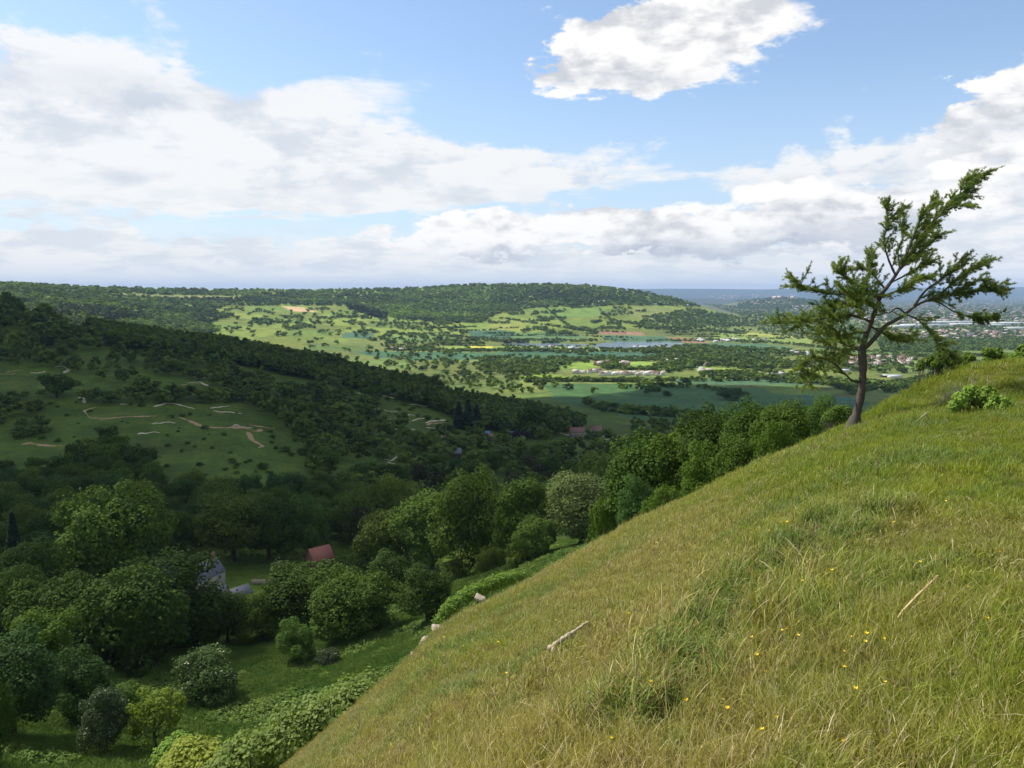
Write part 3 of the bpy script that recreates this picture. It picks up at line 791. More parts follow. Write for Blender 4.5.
# mid-distance singles
for px_, tp, bs, w_, sh_, m_, lb, nm in [
 (57, 372, 397, 38, 'wide', 'dark', 'large dark tree alone on the left grassy slope', 'broadleaf_tree'),
 (375, 386, 405, 28, 'dome', 'dark', 'dark clump tree on the upper open slope right of centre', 'broadleaf_tree'),
 (427, 389, 405, 18, 'dome', 'dark', 'single round tree on the open slope near the wood edge', 'broadleaf_tree'),
 (459, 402, 428, 18, 'conifer', 'conifer', 'left one of the dark conifers near the stone manor', 'conifer'),
 (468, 400, 430, 18, 'conifer', 'conifer', 'tallest of the dark conifers near the stone manor', 'conifer'),
 (477, 405, 430, 16, 'conifer', 'conifer', 'right one of the dark conifers near the stone manor', 'conifer'),
 (532, 406, 436, 30, 'round', 'dark', 'large dark tree directly behind the stone manor', 'broadleaf_tree'),
 (521, 431, 446, 24, 'dome', 'purple', 'purple-leaved tree in front of the stone manor', 'copper_beech'),
 (731, 386, 400, 28, 'bush', 'dark', 'dark round clump alone in the green field left of the larch', 'tree_clump'),
 (568, 383, 390, 11, 'dome', 'dark', 'dark round tree in the field edge below the white terrace', 'broadleaf_tree'),
 (594, 387, 393, 9, 'dome', 'mid', 'left tree of a short row in the green field', 'broadleaf_tree'),
 (648, 388, 394, 8, 'dome', 'mid', 'middle tree of a short row in the green field', 'broadleaf_tree'),
 (667, 390, 397, 9, 'dome', 'dark', 'lone round tree in the middle of the shaded green field', 'broadleaf_tree'),
 (686, 377, 385, 10, 'round', 'bright', 'light green tree at the top edge of the pale field', 'broadleaf_tree'),
 (625, 438, 460, 34, 'wide', 'dark', 'wide dark tree at the right end of the valley floor', 'broadleaf_tree'),
 (336, 376, 390, 8, 'tall', 'grey', 'pale dead-looking tree at the wood edge on the slope', 'broadleaf_tree'),
 (292, 380, 396, 22, 'dome', 'blue', 'bluish grey round tree in the middle tree belt', 'broadleaf_tree'),
]:
    plan(px_, tp, bs, None, w_, sh_, m_, lb, None, nm)

CLUST = [
 # polygon (ground pixels), number, height m, mats, shapes, label, group
 ([(-20, 300), (25, 302), (60, 325), (100, 336), (105, 350), (70, 356), (30, 352), (-20, 346)], 60, (11, 17), ['dark', 'dark', 'mid'], ['round', 'wide'], 'dark tree in the wood on the upper left shoulder of the hill', 'trees on the upper left shoulder'),
 ([(-20, 346), (60, 352), (110, 370), (150, 385), (165, 396), (140, 394), (100, 380), (50, 367), (-20, 362)], 40, (7, 11), ['dark', 'mid'], ['dome', 'round'], 'tree in the upper belt above the left grassy slope', 'trees of the upper left belt'),
 ([(110, 350), (170, 353), (215, 363), (255, 378), (292, 392), (270, 400), (220, 387), (190, 380), (150, 374), (110, 362)], 60, (7, 11), ['dark', 'mid', 'olive'], ['dome', 'round', 'wide'], 'tree in the scrubby belt below the dark ridge wood', 'trees in the belt below the ridge wood'),
 ([(84, 398), (110, 400), (180, 397), (258, 399), (262, 404), (180, 403), (110, 405), (84, 403)], 34, (7, 11), ['dark', 'dark', 'mid'], ['dome', 'bush'], 'tree in the row along the top of the big meadow', 'trees along the top of the big meadow'),
 ([(-10, 400), (30, 400), (45, 408), (20, 420), (-10, 430)], 14, (6, 9), ['dark', 'mid'], ['dome', 'bush'], 'tree in the clump at the far left edge below the lone dark tree', 'trees in the left edge clump'),
 ([(10, 424), (42, 424), (48, 436), (20, 440)], 12, (4, 6), ['dark', 'mid'], ['bush'], 'bush in the patch at the left of the big meadow', 'bushes left of the big meadow'),
 ([(240, 398), (330, 392), (372, 412), (372, 432), (345, 455), (338, 482), (315, 480), (308, 455), (295, 430), (262, 414)], 95, (8, 13), ['dark', 'mid', 'blue', 'olive'], ['round', 'wide', 'dome'], 'tree in the dense strip running down the middle of the valley side', 'trees of the strip down the valley side'),
 ([(60, 482), (85, 455), (120, 450), (150, 472), (158, 492), (110, 498), (70, 495)], 26, (9, 13), ['dark', 'dark', 'mid'], ['round', 'dome'], 'dark tree on the knoll at the foot of the big meadow', 'trees on the knoll'),
 ([(345, 425), (365, 420), (408, 428), (402, 446), (388, 470), (365, 478), (345, 465)], 18, (8, 12), ['dark', 'mid'], ['round', 'dome'], 'tree around the small paddock left of the manor', 'trees round the small paddock'),
 ([(405, 442), (445, 438), (500, 442), (545, 452), (620, 452), (655, 440), (690, 436), (700, 448), (680, 470), (560, 474), (470, 480), (400, 480)], 110, (8, 13), ['dark', 'mid', 'mid', 'blue', 'olive', 'brown'], ['round', 'wide', 'dome', 'willow'], 'tree in the dark wooded valley floor around the manor', 'trees of the wooded valley floor'),
 ([(340, 480), (400, 478), (640, 470), (650, 500), (600, 520), (520, 525), (430, 535), (345, 540)], 70, (9, 13), ['dark', 'mid', 'olive', 'bright', 'brown', 'blue'], ['round', 'wide', 'dome', 'willow'], 'tree in the mixed woodland above the meadow strip', 'trees of the mixed woodland'),
 ([(0, 500), (60, 500), (340, 500), (345, 545), (230, 545), (120, 560), (0, 600)], 62, (9, 14), ['dark', 'dark', 'mid', 'olive', 'blue'], ['round', 'wide', 'dome', 'willow'], 'tree in the dark wood round the cottages', 'trees of the wood round the cottages'),
 ([(-60, 480), (0, 470), (30, 470), (60, 498), (30, 505), (-60, 540)], 16, (7, 11), ['dark', 'mid'], ['round', 'dome'], 'tree of the left thicket below the reddish track', 'trees of the left thicket'),
 ([(580, 432), (620, 424), (680, 424), (690, 436), (640, 445), (590, 448)], 16, (8, 12), ['dark', 'mid'], ['round', 'wide'], 'tree in the clump at the right mouth of the valley', 'trees at the valley mouth'),
 ([(476, 424), (560, 432), (590, 440), (560, 446), (480, 438)], 16, (9, 13), ['dark', 'mid'], ['round'], 'tree standing around the stone manor', 'trees round the stone manor'),
]
BUSHES = [(285, 452, 8), (291, 456, 6), (276, 449, 5), (304, 455, 10), (182, 452, 4), (155, 458, 4), (167, 467, 5), (212, 449, 4), (232, 463, 7), (238, 467, 6), (262, 470, 10), (270, 476, 7), (246, 463, 4), (190, 415, 4),
          (58, 442, 6), (10, 466, 8), (50, 470, 9), (24, 478, 12), (300, 430, 5), (388, 400, 5), (355, 385, 5), (345, 383, 4), (412, 392, 4), (315, 436, 4), (130, 405, 4), (90, 412, 4), (440, 433, 5), (418, 438, 5), (380, 395, 5)]
for bx_, by_, w_ in BUSHES:
    plan(bx_, by_ - w_ * .8, by_, None, w_ * 1.25, 'bush', 'dark', 'small dark bush scattered on the shaded grassy slope', 'bushes on the grassy slopes', 'bush', cat='bush')
PTS = [(t_[0], t_[1], t_[4]) for t_ in TREES]
def sample_poly(poly, rng):
    P = np.array(poly); lo = P.min(0); hi = P.max(0)
    while True:
        p = lo + (hi - lo) * rng.random(2)
        if inpoly(np.array([p[0]]), np.array([p[1]]), poly)[0]: return p
for _ in range(80):
    p_ = sample_poly([(0, 408), (60, 402), (240, 410), (300, 440), (310, 480), (160, 490), (100, 440), (0, 470)] if _ % 3 else [(345, 385), (400, 398), (460, 412), (450, 425), (350, 410)], RNG); w_ = RNG.uniform(2, 6)
    plan(p_[0], p_[1] - w_ * .7, p_[1], None, w_ * 1.3, 'bush', 'dark' if _ % 2 else 'mid', 'small dark bush scattered on the shaded grassy slope', 'bushes on the grassy slopes', 'bush', cat='bush')
for poly, n, hr, ms, shs, lb, gp in CLUST:
    got = 0; tries = 0
    while got < n and tries < n * 14:
        tries += 1
        p = sample_poly(poly, RNG); h = hit(p[0], p[1])
        if h is None or h[1] > 1100: continue
        x, y, z = h; sh = shs[RNG.integers(len(shs))]; H = RNG.uniform(*hr); w = H * WID[sh] * RNG.uniform(.95, 1.25)
        if any((x - a) ** 2 + (y - b) ** 2 < (.40 * (w + c)) ** 2 for a, b, c in PTS[-400:]): continue
        PTS.append((x, y, w)); got += 1
        TREES.append([x, y, z, H, w, sh, ms[RNG.integers(len(ms))], lb, gp, 'broadleaf_tree' if H > 6 else 'bush', 'tree' if H > 6 else 'bush', False])
# keep the ~290 that show largest as things
TREES.sort(key=lambda t_: (not t_[11], -t_[3] / t_[1]))
NIND = 352
stuff_rest = TREES[NIND:]
for x, y, z, H, w, sh, m_, lb, gp, nm, cat, forced in TREES[:NIND]:
    H = max(H, 1.0)
    near_ = y < 320
    sx = w / WID[sh]
    r = empty(nm, (x, y, z - .15), lb, cat, gp, rz=random.uniform(0, 6.28), s=(sx * random.uniform(.94, 1.06), sx * random.uniform(.94, 1.06), H))
    if near_ : cm, tm = HI[sh]
    else:
        k_ = 'round' if sh in ('round2', 'open') else sh
        cm, tm = random.choice(MIDC[k_]), MIDT[k_]
    if y < 700: link('trunk', tm, r)
    c = link('crown', cm, r)
    c.material_slots[0].link = 'OBJECT'; c.material_slots[0].material = FM[m_]

# ------------------------------------------------------------ woods seen as one mass
def merged(name, pts, variants, label, cat, tint_fn, rng):
    """pts: x,y,z,h,w ; variants: list of (V,Q) of unit trees"""
    Vs = []; Qs = []; Ts = []; off = 0
    pts = np.asarray(pts); pick = rng.integers(len(variants), size=len(pts))
    for k, (V, Q) in enumerate(variants):
        P = pts[pick == k]
        if not len(P): continue
        a = rng.uniform(0, 6.28, len(P)); ca = np.cos(a)[:, None]; sa = np.sin(a)[:, None]
        X = V[None, :, 0] * ca - V[None, :, 1] * sa; Y = V[None, :, 0] * sa + V[None, :, 1] * ca; Z = np.broadcast_to(V[None, :, 2], X.shape)
        O = np.stack([X * P[:, 4:5] + P[:, 0:1], Y * P[:, 4:5] + P[:, 1:2], Z * P[:, 3:4] + P[:, 2:3]], -1)
        n = len(V); b = off + np.arange(len(P)) * n
        Qs.append((Q[None] + b[:, None, None]).reshape(-1, 4)); Vs.append(O.reshape(-1, 3)); off += len(P) * n
        Ts.append(np.repeat(tint_fn(P, rng), n, axis=0))
    me = mesh_np(name, np.vstack(Vs), quads=np.vstack(Qs), mats=[FM['far']], attrs={'tint': ('FLOAT_COLOR', np.vstack(Ts))})
    o = link(name, me); tag(o, label, cat, kind='stuff'); return o
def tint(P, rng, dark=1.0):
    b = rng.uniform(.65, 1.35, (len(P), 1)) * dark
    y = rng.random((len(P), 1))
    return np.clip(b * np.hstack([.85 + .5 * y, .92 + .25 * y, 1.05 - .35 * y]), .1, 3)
RIDGE = [(100, 336), (200, 348), (300, 367), (400, 389), (450, 400), (520, 411), (562, 419), (580, 430), (540, 440), (495, 432), (465, 420), (430, 409), (385, 395), (340, 388), (300, 379), (250, 368), (200, 359), (150, 352), (104, 346)]
UNITM = [(lambda vq: (vq[0] / [WID['round'], WID['round'], 1], vq[1]))(crown(500 + i, 'round', 12, 230, .10)) for i in range(4)]
pts = [(t_[0], t_[1], t_[2] - .2, t_[3], t_[4]) for t_ in stuff_rest]
cnt = 0
P2 = []
for _ in range(5200):
    p = sample_poly(RIDGE, RNG)
    h = hit(p[0], p[1])
    if h is None or h[1] > 1250: continue
    x, y, z = h; w = RNG.uniform(8, 12)
    x += RNG.normal() * 3; y += RNG.uniform(0, 12)
    if any((x - a) ** 2 + (y - b) ** 2 < (.50 * w) ** 2 for a, b in P2): continue
    P2.append((x, y)); pts.append((x, y, float(height(x, y)) - .3, RNG.uniform(10, 14), w)); cnt += 1
# wood carries on over the crest of the ridge
for _ in range(1500):
    p = RNG.uniform([20, 345], [560, 400]); u = (p[0] - 512) / F; y = RNG.uniform(820, 1060); x = u * y
    z = float(height(x, y))
    if p[0] > 440 or p[0] < 90: continue
    if any((x - a) ** 2 + (y - b) ** 2 < 30 for a, b in P2): continue
    P2.append((x, y)); pts.append((x, y, z - .3, RNG.uniform(10, 13.5), RNG.uniform(9, 12)))
print('ridge trees', len(P2), 'trees', len(TREES))
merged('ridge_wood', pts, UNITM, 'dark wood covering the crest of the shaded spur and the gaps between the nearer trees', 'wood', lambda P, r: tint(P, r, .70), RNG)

FARU = [(lambda vq: (vq[0] / [WID['round'], WID['round'], 1] , vq[1]))(crown(700 + i, 'round', 7, 34, .26)) for i in range(4)]
def hits(poly, n, y0=1100., hr=(9, 14), squeeze=.95, jitter=0.):
    out = []
    for _ in range(n):
        p = sample_poly(poly, RNG); h = hit(p[0], p[1], y0)
        if h is None: continue
        H = RNG.uniform(*hr)
        out.append((h[0], h[1], h[2] - .5, H, H * squeeze * RNG.uniform(.8, 1.4)))
    return out
def line(pl, n, y0=1100., hr=(4, 9), th=.7):
    out = []; P = np.array(pl, float); L = np.r_[0, np.cumsum(np.hypot(*np.diff(P, axis=0).T))]
    for s in RNG.uniform(0, L[-1], n):
        px = np.interp(s, L, P[:, 0]); py = np.interp(s, L, P[:, 1]) + RNG.normal() * th * .5
        h = hit(px, py, y0)
        if h is None: continue
        H = RNG.uniform(*hr); out.append((h[0], h[1], h[2] - .5, H, H * RNG.uniform(.8, 1.5)))
    return out
fw = hits([(-60, 284), (0, 284), (60, 287), (130, 289), (200, 290), (300, 291), (345, 290), (400, 289), (470, 285), (560, 285), (620, 287), (660, 296), (700, 303), (700, 308), (660, 305.5), (600, 306), (545, 307), (500, 313), (480, 323), (445, 323), (400, 319), (370, 312), (345, 306), (310, 305.5), (228, 306), (214, 311), (233, 317), (206, 324), (222, 331), (196, 338), (150, 340), (120, 340), (60, 330), (-60, 325)], 12500, hr=(10, 17), squeeze=1.0)
fx, fy = proj(np.array([p[0] for p in fw]), np.array([p[1] for p in fw]), np.array([p[2] for p in fw]))
gap = inpoly(fx, fy, [(105, 294), (215, 296), (248, 296.6), (240, 299.4), (170, 299), (108, 297)]) | inpoly(fx, fy, [(100, 317), (126, 316), (130, 323), (104, 326)])
cell_ = vnoise(np.array([p[0] for p in fw]) / 60, np.array([p[1] for p in fw]) / 60, 61)
thin = (fx < 320) & (fy > 303) & (cell_ > .72)
fw = [p for p, g_, t_ in zip(fw, gap, thin) if not g_ and not t_]
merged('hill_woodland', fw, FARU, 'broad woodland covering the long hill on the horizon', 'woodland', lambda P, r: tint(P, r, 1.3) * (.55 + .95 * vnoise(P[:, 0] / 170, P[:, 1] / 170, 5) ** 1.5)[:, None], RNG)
con = hits([(345, 305), (352, 305), (388, 315), (384, 320), (350, 310)], 420, hr=(13, 18), squeeze=.5) + hits([(60, 308), (130, 310), (170, 316), (150, 323), (90, 322), (50, 316)], 900, hr=(13, 18), squeeze=.5)
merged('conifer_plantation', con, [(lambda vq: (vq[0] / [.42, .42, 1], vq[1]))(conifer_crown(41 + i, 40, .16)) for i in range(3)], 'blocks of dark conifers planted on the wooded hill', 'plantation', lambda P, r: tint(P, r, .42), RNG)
hd = []
hd += hits([(225, 310), (345, 310), (400, 322), (470, 330), (470, 340), (380, 341), (330, 334), (280, 328), (225, 322)], 90, hr=(9, 16), squeeze=1.15)
for _ in range(22):
    c = sample_poly([(225, 308), (340, 308), (400, 322), (470, 326), (480, 340), (380, 341), (300, 330), (225, 320)], RNG)
    hd += line([c + [-RNG.uniform(4, 14), RNG.normal() * 1.2], c, c + [RNG.uniform(4, 16), RNG.uniform(-.5, 3)]], 18, hr=(6, 12), th=1.)
hd += hits([(690, 309), (745, 318), (752, 327), (700, 328), (660, 323), (650, 316), (672, 313)], 620)
hd += hits([(385, 320), (400, 318), (445, 322), (470, 328), (430, 332), (390, 330)], 80)
hd += hits([(660, 323), (740, 329), (760, 331), (745, 334), (690, 333), (640, 328)], 160, hr=(6, 12))
for pl, n in [([(500, 318), (545, 325), (600, 333)], 110), ([(545, 307), (560, 320), (575, 330)], 60), ([(600, 318), (640, 325), (690, 330), (745, 334)], 160), ([(600, 310), (612, 322), (625, 330)], 70),
              ([(570, 308), (604, 306)], 50), ([(400, 334), (460, 337), (500, 341), (560, 340)], 160), ([(385, 350), (470, 351), (560, 351.5), (690, 352)], 330), ([(470, 340), (520, 343), (600, 341)], 70),
              ([(600, 349.4), (640, 350.5), (690, 350)], 90), ([(500, 348.5), (560, 349.5), (596, 349.4)], 60), ([(525, 382), (570, 381.5), (640, 382), (652, 385)], 170), ([(655, 381), (720, 381), (760, 380)], 50),
              ([(540, 340), (560, 341)], 1), ([(640, 386), (700, 388), (748, 396)], 40), ([(620, 388), (640, 389), (660, 392)], 22),
              ([(690, 340), (735, 341), (800, 345)], 80), ([(735, 331), (800, 338), (850, 343)], 70), ([(560, 360), (600, 359.5), (660, 359.5)], 120), ([(620, 369.5), (660, 370)], 40),
              ([(800, 345), (850, 352), (960, 352)], 150), ([(740, 376), (800, 380), (840, 386)], 150), ([(700, 374), (742, 374)], 60), ([(850, 357), (1010, 356)], 120)]:
    hd += line(pl, n, hr=(5, 10), th=.8)
hd += line([(588, 404), (602, 410), (640, 413), (700, 418)], 90, y0=760., hr=(5, 10), th=2.)
hd += hits([(225, 320), (300, 332), (380, 340), (470, 342), (470, 366), (400, 370), (300, 350), (225, 334)], 70, hr=(8, 14), squeeze=1.1)
for _ in range(30):
    c = sample_poly([(480, 309), (640, 307), (690, 325), (740, 332), (600, 334), (500, 335)], RNG)
    hd += line([c + [-RNG.uniform(3, 14), RNG.normal() * 1.2], c + [RNG.uniform(3, 14), RNG.normal() * 1.6]], 15, hr=(7, 14), th=1.0)
hd += hits([(634, 351), (662, 347.5), (700, 347), (770, 350), (802, 353), (795, 356), (720, 355), (690, 353), (640, 354)], 280, hr=(9, 13))
hd += hits([(668, 361), (700, 357), (750, 356), (790, 361), (816, 367), (760, 370), (705, 367), (670, 373), (648, 372)], 420, hr=(8, 14))
hd += hits([(478, 359), (560, 358), (600, 362), (575, 364), (560, 371), (530, 376), (500, 374), (476, 366)], 240, hr=(8, 13))
hd += hits([(385, 340), (470, 340), (500, 345), (440, 346), (430, 350), (385, 349)], 120, hr=(7, 12))
hd += hits([(380, 346), (470, 352), (560, 373), (562, 386), (520, 397), (450, 386), (380, 364)], 200, hr=(7, 12))
hd += hits([(600, 364), (615, 362), (620, 368), (606, 370)], 40)
hd += hits([(655, 353), (720, 355), (700, 360), (650, 359)], 90, hr=(7, 11))
hd += hits([(700, 378), (745, 370), (800, 376), (850, 384), (900, 382), (960, 372), (960, 390), (850, 395), (830, 386), (750, 382)], 420, hr=(7, 12))
hd += hits([(800, 355), (880, 354), (1020, 355), (1020, 375), (820, 372)], 420, hr=(7, 12))
hd += hits([(880, 340), (1024, 339), (1024, 350), (880, 352)], 760, hr=(9, 14))
hd += hits([(740, 318), (900, 318), (1030, 318), (1030, 340), (840, 342), (760, 332)], 1500, y0=2500., hr=(9, 14))
hd += hits([(700, 303), (760, 309), (860, 306), (1035, 304), (1035, 319), (860, 320), (745, 317)], 2600, y0=4000., hr=(10, 15), squeeze=1.3)
hd += hits([(735, 296), (790, 297), (850, 298), (850, 309), (740, 309)], 1400, y0=6000., hr=(12, 18), squeeze=1.6)
for _ in range(70):
    c = sample_poly([(400, 325), (740, 332), (850, 345), (850, 372), (600, 362), (480, 360), (390, 345)], RNG)
    hd += line([c + [-RNG.uniform(10, 30), RNG.normal() * .8], c + [RNG.uniform(10, 30), RNG.normal() * .8]], 34, hr=(3, 7), th=.3)
# nothing grows in the reservoir
hd = [p for p in hd if not any(inpoly(np.array([p[0]]), np.array([p[1]]), c_)[0] for c_ in LW)]
merged('vale_trees', hd, FARU, 'hedgerows and copses of the vale below the long hill', 'hedgerow', lambda P, r: tint(P, r, 1.0), RNG)
print('far', len(fw), len(hd))
# ------------------------------------------------------------ sward of the near hillside
def grass_mat():
    m, T = mat('grass')
    g = T.node('ShaderNodeNewGeometry'); p = g.outputs['Position']; oi = T.node('ShaderNodeObjectInfo')
    at = T.node('ShaderNodeAttribute', attribute_name='along'); isl = g.outputs['Random Per Island']
    n1 = T.noise(p, .28, 4, .6); n2 = T.noise(T.mapping(p, (1, 1, 1), (9, 3, 2)), 1.6, 4, .6)
    sx = T.node('ShaderNodeSeparateXYZ'); T.l.new(p, sx.inputs[0])
    # lusher towards the right and near the track, browner and shorter down to the left
    lush = T.add(T.mul(n1, 1.5), T.mul(n2, .7), T.mul(T.lstep(T.add(sx.outputs[0], T.mul(sx.outputs[1], -.25)), -6, 6, -.35, .25), 1.0), -.42)
    green = T.mix(T.sstep(n2, .35, .65), (.19, .270, .024), (.31, .345, .042))
    dry = T.mix(T.sstep(n2, .35, .68), (.34, .305, .060), (.43, .335, .14))
    c = T.mix(T.sstep(lush, .25, .85), dry, green)
    n3_ = T.noise(T.mapping(p, (1, 1, 1), (1, 7, 2)), 3.2, 4, .65)
    leftish = T.lstep(T.add(sx.outputs[0], T.mul(sx.outputs[1], -.12)), 1.5, -2.5)
    c = T.mix(T.mul(T.sstep(n3_, .50, .64), T.add(.30, T.mul(leftish, .62))), c, (.24, .155, .085))
    c = T.mix(T.mul(T.sstep(n3_, .46, .34), .55), c, (.10, .20, .028))
    straw = T.m('GREATER_THAN', T.add(isl, T.mul(T.m('SUBTRACT', .5, lush), .30)), .84)
    c = T.mix(straw, c, (.68, .58, .34))
    c = T.mix(T.m('GREATER_THAN', isl, .965), c, (.22, .13, .07))
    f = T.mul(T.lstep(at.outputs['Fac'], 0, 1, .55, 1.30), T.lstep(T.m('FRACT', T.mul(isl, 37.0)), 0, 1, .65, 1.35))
    cs = T.node('ShaderNodeVectorMath', operation='SCALE'); T.l.new(c, cs.inputs[0]); T.l.new(f, cs.inputs['Scale'])
    q = T.node('ShaderNodeBsdfPrincipled'); T.l.new(cs.outputs[0], q.inputs['Base Color']); q.inputs['Roughness'].default_value = .5; q.inputs['Specular IOR Level'].default_value = .3
    t = T.node('ShaderNodeBsdfTranslucent'); T.l.new(T.mix(1.0, cs.outputs[0], (1.1, 1.15, .6, 1), 'MULTIPLY'), t.inputs[0])
    mx = T.node('ShaderNodeMixShader'); mx.inputs[0].default_value = .42
    T.l.new(q.outputs[0], mx.inputs[1]); T.l.new(t.outputs[0], mx.inputs[2]); finish(T, mx.outputs[0]); return m
GRASS = grass_mat()
GRASS_SHADE, T = mat('grass_dark_shade')  # darker blades: shade on the track put into the grass colour, also for hollows
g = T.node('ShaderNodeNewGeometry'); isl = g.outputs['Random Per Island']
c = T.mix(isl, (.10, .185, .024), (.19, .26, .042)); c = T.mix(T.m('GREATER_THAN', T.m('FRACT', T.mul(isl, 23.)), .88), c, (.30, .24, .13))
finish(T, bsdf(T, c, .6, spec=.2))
def clump(seed, n, rad, hlo, hhi, wd, droop, seeds=0):
    rng = np.random.default_rng(seed)
    a = rng.uniform(0, 6.283, n); r = rad * np.sqrt(rng.random(n)); bx = np.cos(a) * r; by = np.sin(a) * r
    d = rng.uniform(0, 6.283, n) ; h = rng.uniform(hlo, hhi, n) * rng.uniform(.6, 1, n)
    lean = rng.uniform(.05, droop, n) * h
    dx = np.cos(d) * lean + .12 * h; dy = np.sin(d) * lean - .05 * h
    w = wd * rng.uniform(.6, 1.3, n); fa = rng.uniform(0, 6.283, n); wx = np.cos(fa) * w / 2; wy = np.sin(fa) * w / 2
    ts = [0, .45, .8, 1.0]; wk = [1, .85, .55, .12]
    rows = []; al = []
    for t, k in zip(ts, wk):
        cx = bx + dx * t ** 1.8; cy = by + dy * t ** 1.8; cz = h * (t - .25 * droop * t ** 3) - .01
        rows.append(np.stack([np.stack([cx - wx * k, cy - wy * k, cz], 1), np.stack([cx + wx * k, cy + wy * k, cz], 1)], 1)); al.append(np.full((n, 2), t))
    V = np.stack(rows, 1).reshape(-1, 3); A = np.stack(al, 1).reshape(-1)
    b = np.arange(n)[:, None] * 8
    Q = np.concatenate([b + np.array([[2 * k, 2 * k + 1, 2 * k + 3, 2 * k + 2]]) for k in range(3)], 0)
    return V, Q, A
gcol = bpy.data.collections.new('grass_clumps')   # not linked to the scene: only instanced
CL = []
for i, (n, rad, lo, hi, wd, dr) in enumerate([
    (70, .11, .04, .12, .0030, 1.1), (64, .11, .05, .15, .0032, .8), (80, .12, .03, .10, .0030, 1.3), (54, .12, .06, .22, .0028, .6),   # 0-3 near
    (46, .20, .05, .14, .0068, .9), (46, .20, .05, .16, .0070, .7), (54, .22, .04, .12, .0066, 1.0), (44, .20, .06, .20, .0064, .6),        # 4-7 far
    (90, .12, .18, .42, .0055, .75), (80, .14, .15, .36, .0055, 1.2), (70, .12, .05, .15, .0034, 1.2), (70, .14, .06, .20, .0036, 1.3)]):                                                                 # 8-9 tussocks
    V, Q, A = clump(40 + i, n, rad, lo, hi, wd, dr)
    o = bpy.data.objects.new('clump_%02d' % i, mesh_np('clump', V, quads=Q, mats=[GRASS_SHADE if i > 9 else GRASS], attrs={'along': ('FLOAT', A)}))
    gcol.objects.link(o)
def scatter(name, P, rot, scl, idx, coll, label, cat):
    me = bpy.data.meshes.new(name); me.vertices.add(len(P)); me.vertices.foreach_set('co', np.asarray(P, np.float32).ravel())
    a = me.attributes.new('rot', 'FLOAT_VECTOR', 'POINT'); a.data.foreach_set('vector', np.asarray(rot, np.float32).ravel())
    a = me.attributes.new('scl', 'FLOAT', 'POINT'); a.data.foreach_set('value', np.asarray(scl, np.float32))
    a = me.attributes.new('idx', 'INT', 'POINT'); a.data.foreach_set('value', np.asarray(idx, np.int32))
    o = link(name, me)
    ng = bpy.data.node_groups.new(name, 'GeometryNodeTree')
    ng.interface.new_socket('Geometry', in_out='INPUT', socket_type='NodeSocketGeometry')
    ng.interface.new_socket('Geometry', in_out='OUTPUT', socket_type='NodeSocketGeometry')
    N = ng.nodes; L = ng.links
    gi = N.new('NodeGroupInput'); go = N.new('NodeGroupOutput'); ip = N.new('GeometryNodeInstanceOnPoints'); ci = N.new('GeometryNodeCollectionInfo')
    ci.inputs['Collection'].default_value = coll; ci.inputs['Separate Children'].default_value = True; ci.inputs['Reset Children'].default_value = True
    def attr(nm, dt):
        n = N.new('GeometryNodeInputNamedAttribute'); n.data_type = dt; n.inputs[0].default_value = nm
        return [s_ for s_ in n.outputs if s_.enabled][0]
    L.new(gi.outputs[0], ip.inputs['Points']); L.new(ci.outputs[0], ip.inputs['Instance']); ip.inputs['Pick Instance'].default_value = True
    L.new(attr('idx', 'INT'), ip.inputs['Instance Index']); L.new(attr('rot', 'FLOAT_VECTOR'), ip.inputs['Rotation']); L.new(attr('scl', 'FLOAT'), ip.inputs['Scale'])
    L.new(ip.outputs[0], go.inputs[0])
    md = o.modifiers.new('scatter', 'NODES'); md.node_group = ng
    tag(o, label, cat, kind='stuff'); return o
